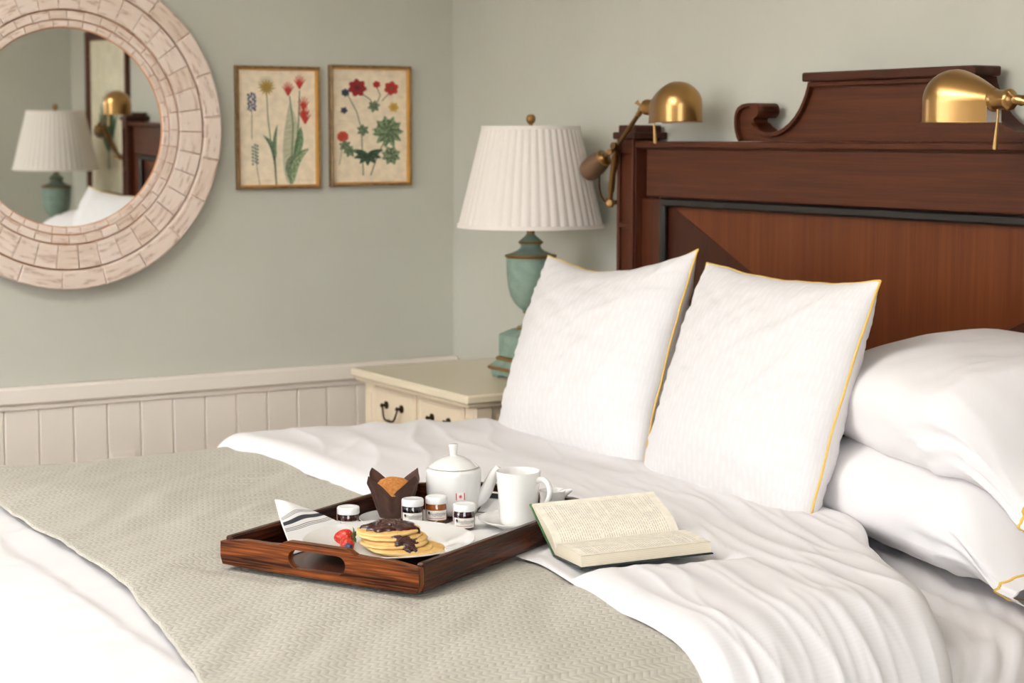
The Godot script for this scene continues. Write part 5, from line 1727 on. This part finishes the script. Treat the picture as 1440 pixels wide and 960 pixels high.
func pancake_stack(FY: float) -> void:
	var well := FY + 0.0030 + 0.0062
	var rng := RandomNumberGenerator.new()
	rng.seed = 8
	var spots := [[0.060, 0.118, 0.060, 0.0], [0.047, 0.128, 0.058, 0.0], [0.034, 0.124, 0.058, 0.0], [0.030, 0.118, 0.056, 0.0], [0.021, 0.120, 0.056, 0.0], [0.016, 0.116, 0.054, 0.0]]
	var words := ["lowest golden pancake of the stack, sticking out to the right", "second golden pancake from the bottom of the stack", "third golden pancake from the bottom of the stack", "third golden pancake from the top of the stack", "second golden pancake from the top of the stack", "top golden pancake of the stack under the berry compote"]
	var pm := mat(Color.WHITE, 0.75)
	pm.vertex_color_use_as_albedo = true
	var y := well
	for k in spots.size():
		var f := noise(100 + k, 1.0, 3)
		var R: float = spots[k][2]
		var mb := MB.new()
		mb.use_tint = true
		var th_ := 0.0060
		mb.grid(56, 18, func(u: float, v: float) -> Vector3:
			var a := u * TAU
			var d := Vector2(cos(a), sin(a))
			var rr := R * (1.0 + 0.05 * f.get_noise_2d(d.x, d.y) + 0.02 * f.get_noise_2d(d.x * 4.0, d.y * 4.0))
			# from the middle of the top over the rim to the middle of the underside
			var rad := 0.0
			var yy := 0.0
			if v < 0.4:
				rad = (rr - th_ * 0.5) * v / 0.4
				yy = th_
			elif v < 0.6:
				var b := (v - 0.4) / 0.2 * PI
				rad = rr - th_ * 0.5 + th_ * 0.5 * sin(b)
				yy = th_ * 0.5 + th_ * 0.5 * cos(b)
			else:
				rad = (rr - th_ * 0.5) * (1.0 - v) / 0.4
			yy += 0.0010 * f.get_noise_2d(d.x * rad * 40.0, d.y * rad * 40.0)
			yy -= 0.003 * pow(rad / rr, 4.0) * (0.5 + 0.5 * sin(a + k)) * (1.0 if k > 0 else 0.0)
			return Vector3(d.x * rad, yy, d.y * rad), true, 1, 1, true)
		for q in mb.v.size():
			var vv := mb.t[q].y
			var brown := Color(0.62, 0.33, 0.09).lerp(Color(0.80, 0.52, 0.18), clampf(0.5 + 0.9 * f.get_noise_2d(mb.v[q].x * 60.0, mb.v[q].z * 60.0), 0.0, 1.0))
			var pale := Color(0.80, 0.56, 0.24)
			mb.c[q] = pale.lerp(brown, sstep(0.475, 0.42, vv) + sstep(0.535, 0.58, vv))
		var o := put("pancake", mb.mesh(), pm)
		o.position = T(spots[k][0], y, spots[k][1])
		o.rotation = Vector3(0, k * 1.3, 0)
		tag(o, words[k], "pancake", "pancakes stacked on the plate")
		y += th_ * 0.93
	var cm := mat(Color.WHITE, 0.16)
	cm.albedo_texture = mottled(rgb(22, 5, 7), rgb(92, 22, 18), 45, 0.03)
	cm.uv1_triplanar = true
	cm.uv1_scale = Vector3(12, 12, 12)
	cm.clearcoat_enabled = true
	cm.clearcoat = 0.6
	cm.clearcoat_roughness = 0.1
	var co := on_tray("berry_compote", "glossy dark berry compote spooned over the pancakes", "sauce", 0.016, y, 0.112)
	put("top_spoonful", blob(201, 0.044, 0.0080, 0.34, 0.0028, 0.009), cm, co)
	put("lower_spoonful", blob(207, 0.026, 0.0070, 0.40, 0.0030, 0.008), cm, co, Transform3D(Basis(Vector3(0, 0, 1), -0.38), Vector3(0.050, -0.0125, 0.024)))
	put("drip", blob(211, 0.013, 0.0040, 0.30, 0.0015, 0.004), cm, co, Transform3D(Basis(Vector3(0, 0, 1), -0.2), Vector3(0.068, -0.0215, 0.040)))
	var bs := MB.new()
	for k in 5:
		var a := k * 2.4
		var rr := 0.012 + 0.024 * fmod(k * 0.37, 1.0)
		var sm := SphereMesh.new()
		var c := Vector3(cos(a) * rr, 0.0065, sin(a) * rr)
		bs.grid(12, 8, func(u: float, v: float) -> Vector3: return c + 0.0045 * Vector3(cos(u * TAU) * sin(v * PI), cos(v * PI) * 0.9, sin(u * TAU) * sin(v * PI)), true, 1, 1, true)
	put("cooked_berries", bs.mesh(), cm, co).set_meta("kind", "stuff")
	# strawberries: one whole with leaves, one half
	var rm := mat(Color.WHITE, 0.28)
	rm.albedo_texture = mottled(rgb(170, 20, 16), rgb(222, 66, 44), 47, 0.04)
	rm.uv1_triplanar = true
	rm.uv1_scale = Vector3(14, 14, 14)
	var leafm := mat(rgb(88, 124, 58), 0.6)
	var seedm := mat(rgb(226, 190, 110), 0.5)
	for k in 2:
		var s := on_tray("strawberry", ["red strawberry with green leaves at the edge of the plate", "cut red strawberry lying below the leafy one"][k], "strawberry", [-0.062, -0.036][k], well + 0.004 + [0.008, 0.004][k], [0.138, 0.166][k], "strawberries on the plate")
		var berry := func(u: float, v: float) -> Vector3:
			var a := u * TAU
			var ph := v * PI
			var r := 0.0135 * pow(sin(ph), 0.8) * (1.0 + 0.22 * cos(ph))
			return Vector3(-0.017 * cos(ph) * -1.0, r * sin(a), r * cos(a))
		var mb := MB.new().grid(28, 20, berry, false, 1, 1, true)
		var turn := Basis(Vector3.UP, [0.35, -0.5][k]) * Basis(Vector3(0, 0, 1), [0.1, -0.1][k])
		put("fruit", mb.mesh(), rm, s, Transform3D(turn * Basis.from_scale(Vector3.ONE * [1.0, 0.85][k]), Vector3.ZERO))
		var seeds := MB.new()
		for q in 40:
			var a := q * 2.399
			var ph := 0.5 + 2.2 * q / 40.0
			var r := 0.0136 * pow(sin(ph), 0.8) * (1.0 + 0.22 * cos(ph))
			var c := Vector3(0.017 * cos(ph), r * sin(a), r * cos(a))
			seeds.box(c, Vector3(0.0011, 0.0011, 0.0011), 0.0002)
		var sd := put("seeds", seeds.mesh(), seedm, s, Transform3D(turn * Basis.from_scale(Vector3.ONE * [1.0, 0.85][k]), Vector3.ZERO))
		sd.set_meta("kind", "stuff")
		if k == 0:
			for q in 5:
				var lf := MB.new()
				var b := Basis(Vector3(1, 0, 0), TAU * q / 5.0)
				lf.grid(4, 8, func(u: float, v: float) -> Vector3:
					var w := 0.0048 * sin(PI * pow(v, 0.7)) * (u - 0.5) * 2.0
					return b * Vector3(0.0155 + 0.004 * sin(v * 2.6), 0.002 + 0.016 * v, w), false, 1, 1)
				put("leaf", lf.mesh(), leafm, s, Transform3D(turn, Vector3.ZERO))
	var bb := put("blueberry", MB.new().lathe([Vector2(0, 0), Vector2(0.004, 0.0006), Vector2(0.0068, 0.003), Vector2(0.0076, 0.0068), Vector2(0.0066, 0.0105), Vector2(0.0042, 0.0126), Vector2(0.0030, 0.0130), Vector2(0.0024, 0.0122), Vector2(0, 0.0120)], 24, 60).mesh(), mat(rgb(52, 56, 84), 0.5))
	bb.position = T(-0.020, well + 0.0012, 0.182)
	tag(bb, "single dark blueberry beside the strawberries on the plate", "blueberry")

# ---------------------------------------------------------------- open book
func page_image(seed: int) -> Image:
	var im := paper_image(256, 420, rgb(247, 238, 220), seed)
	var rng := RandomNumberGenerator.new()
	rng.seed = seed
	var y := 30
	while y < 392:
		var x := 24 if rng.randf() > 0.15 else 38
		var last := 232 if rng.randf() > 0.13 else 120
		while x < last:
			var w := rng.randi_range(5, 20)
			w = mini(w, last - x)
			for q in w:
				for t in 2:
					var c := im.get_pixel(x + q, y + t)
					im.set_pixel(x + q, y + t, c.lerp(rgb(110, 102, 92), 0.25 + 0.35 * rng.randf()))
			x += w + 4
		y += 8
	return im

func build_book() -> void:
	var M := ready_mats
	var o := thing("open_book", "thick open book with green cover lying beside the tray", "book", Vector3(2.404, 0.7105, 1.026))
	var X := Vector3(cos(0.244), 0, sin(0.244))
	var Z := -Vector3(sin(0.244) * cos(0.041), sin(0.041), -cos(0.244) * cos(0.041))
	o.basis = Basis(X, Z.cross(X).normalized(), Z)
	var W := 0.137
	var Hh := 0.1145
	var pap := mat(Color.WHITE, 0.85)
	# page edges: fine leaves
	var pe := Image.create(64, 64, false, Image.FORMAT_RGB8)
	for yy in 64:
		for xx in 64:
			pe.set_pixel(xx, yy, rgb(246, 234, 208).darkened(0.10 * float((yy * 7) % 5) / 5.0 + 0.04 * float((yy * 13) % 3)))
	pap.albedo_texture = tex(pe)
	pap.uv1_scale = Vector3(24, 24, 1)
	# near half: thick stack
	var topc := func(t: float) -> Vector2:
		# gutter to fore edge
		var x := 0.001 + (W - 0.001) * t
		var y := 0.006 + 0.0185 * sstep(0.0, 0.14, t) - 0.004 * sstep(0.6, 1.0, t) + x * tan(0.075)
		return Vector2(x, y)
	var prof: Array[Vector2] = [Vector2(0.0005, 0.003)]
	for k in 25:
		prof.append(topc.call(k / 24.0))
	prof.append(Vector2(W + 0.002, 0.003 + W * tan(0.075)))
	put("near_pages", MB.new().prism(prof, -Hh, Hh, 0.0, 30.0).mesh(), pap, o)
	var t1 := mat(Color.WHITE, 0.85)
	t1.albedo_texture = tex(page_image(3))
	put("near_page", MB.new().grid(24, 2, func(u: float, v: float) -> Vector3:
		var p: Vector2 = topc.call(u)
		return Vector3(p.x, p.y + 0.0005, lerpf(-Hh, Hh, v)), true).mesh(), t1, o)
	# far half: thin stack leaning on the tray side
	var a2 := 0.468
	var far := func(t: float, lift: float) -> Vector2:
		var l := W * t
		var h := lift + 0.016 * pow(maxf(0.0, sin(PI * pow(t, 0.55))), 1.2) * (1.0 if lift > 0.004 else 0.0)
		return Vector2(-(l * cos(a2) - h * sin(a2)) - 0.0, l * sin(a2) + h * cos(a2))
	var fp: Array[Vector2] = []
	for k in 25:
		fp.append(far.call(k / 24.0, 0.0065))
	for k in 25:
		fp.append(far.call(1.0 - k / 24.0, 0.0030))
	put("far_pages", MB.new().prism(fp, -Hh, Hh, 0.0, 30.0).mesh(), pap, o)
	var t2 := mat(Color.WHITE, 0.85)
	t2.albedo_texture = tex(page_image(4))
	put("far_page", MB.new().grid(24, 2, func(u: float, v: float) -> Vector3:
		var p: Vector2 = far.call(u, 0.0070)
		return Vector3(p.x, p.y, lerpf(-Hh, Hh, v)), false).mesh(), t2, o)
	# cover: two boards and a spine
	var green := mat(Color.WHITE, 0.4)
	green.albedo_texture = mottled(rgb(28, 66, 40), rgb(92, 132, 76), 77, 0.03)
	green.uv1_triplanar = true
	green.uv1_scale = Vector3(6, 6, 6)
	var dark := mat(rgb(30, 40, 42), 0.4)
	var cb := [Vector2(-0.002, 0.0), Vector2(W + 0.005, W * tan(0.075)), Vector2(W + 0.005, W * tan(0.075) + 0.0025), Vector2(-0.002, 0.0027)]
	put("near_cover", MB.new().prism(cb, -Hh - 0.003, Hh + 0.003, 0.0005).mesh(), dark, o)
	var fc: Array[Vector2] = []
	for q in [[0.0, 0.0], [1.04, 0.0], [1.04, 0.0026], [0.0, 0.0026]]:
		fc.append(far.call(q[0], q[1]))
	put("far_cover", MB.new().prism(fc, -Hh - 0.003, Hh + 0.003, 0.0005).mesh(), green, o)
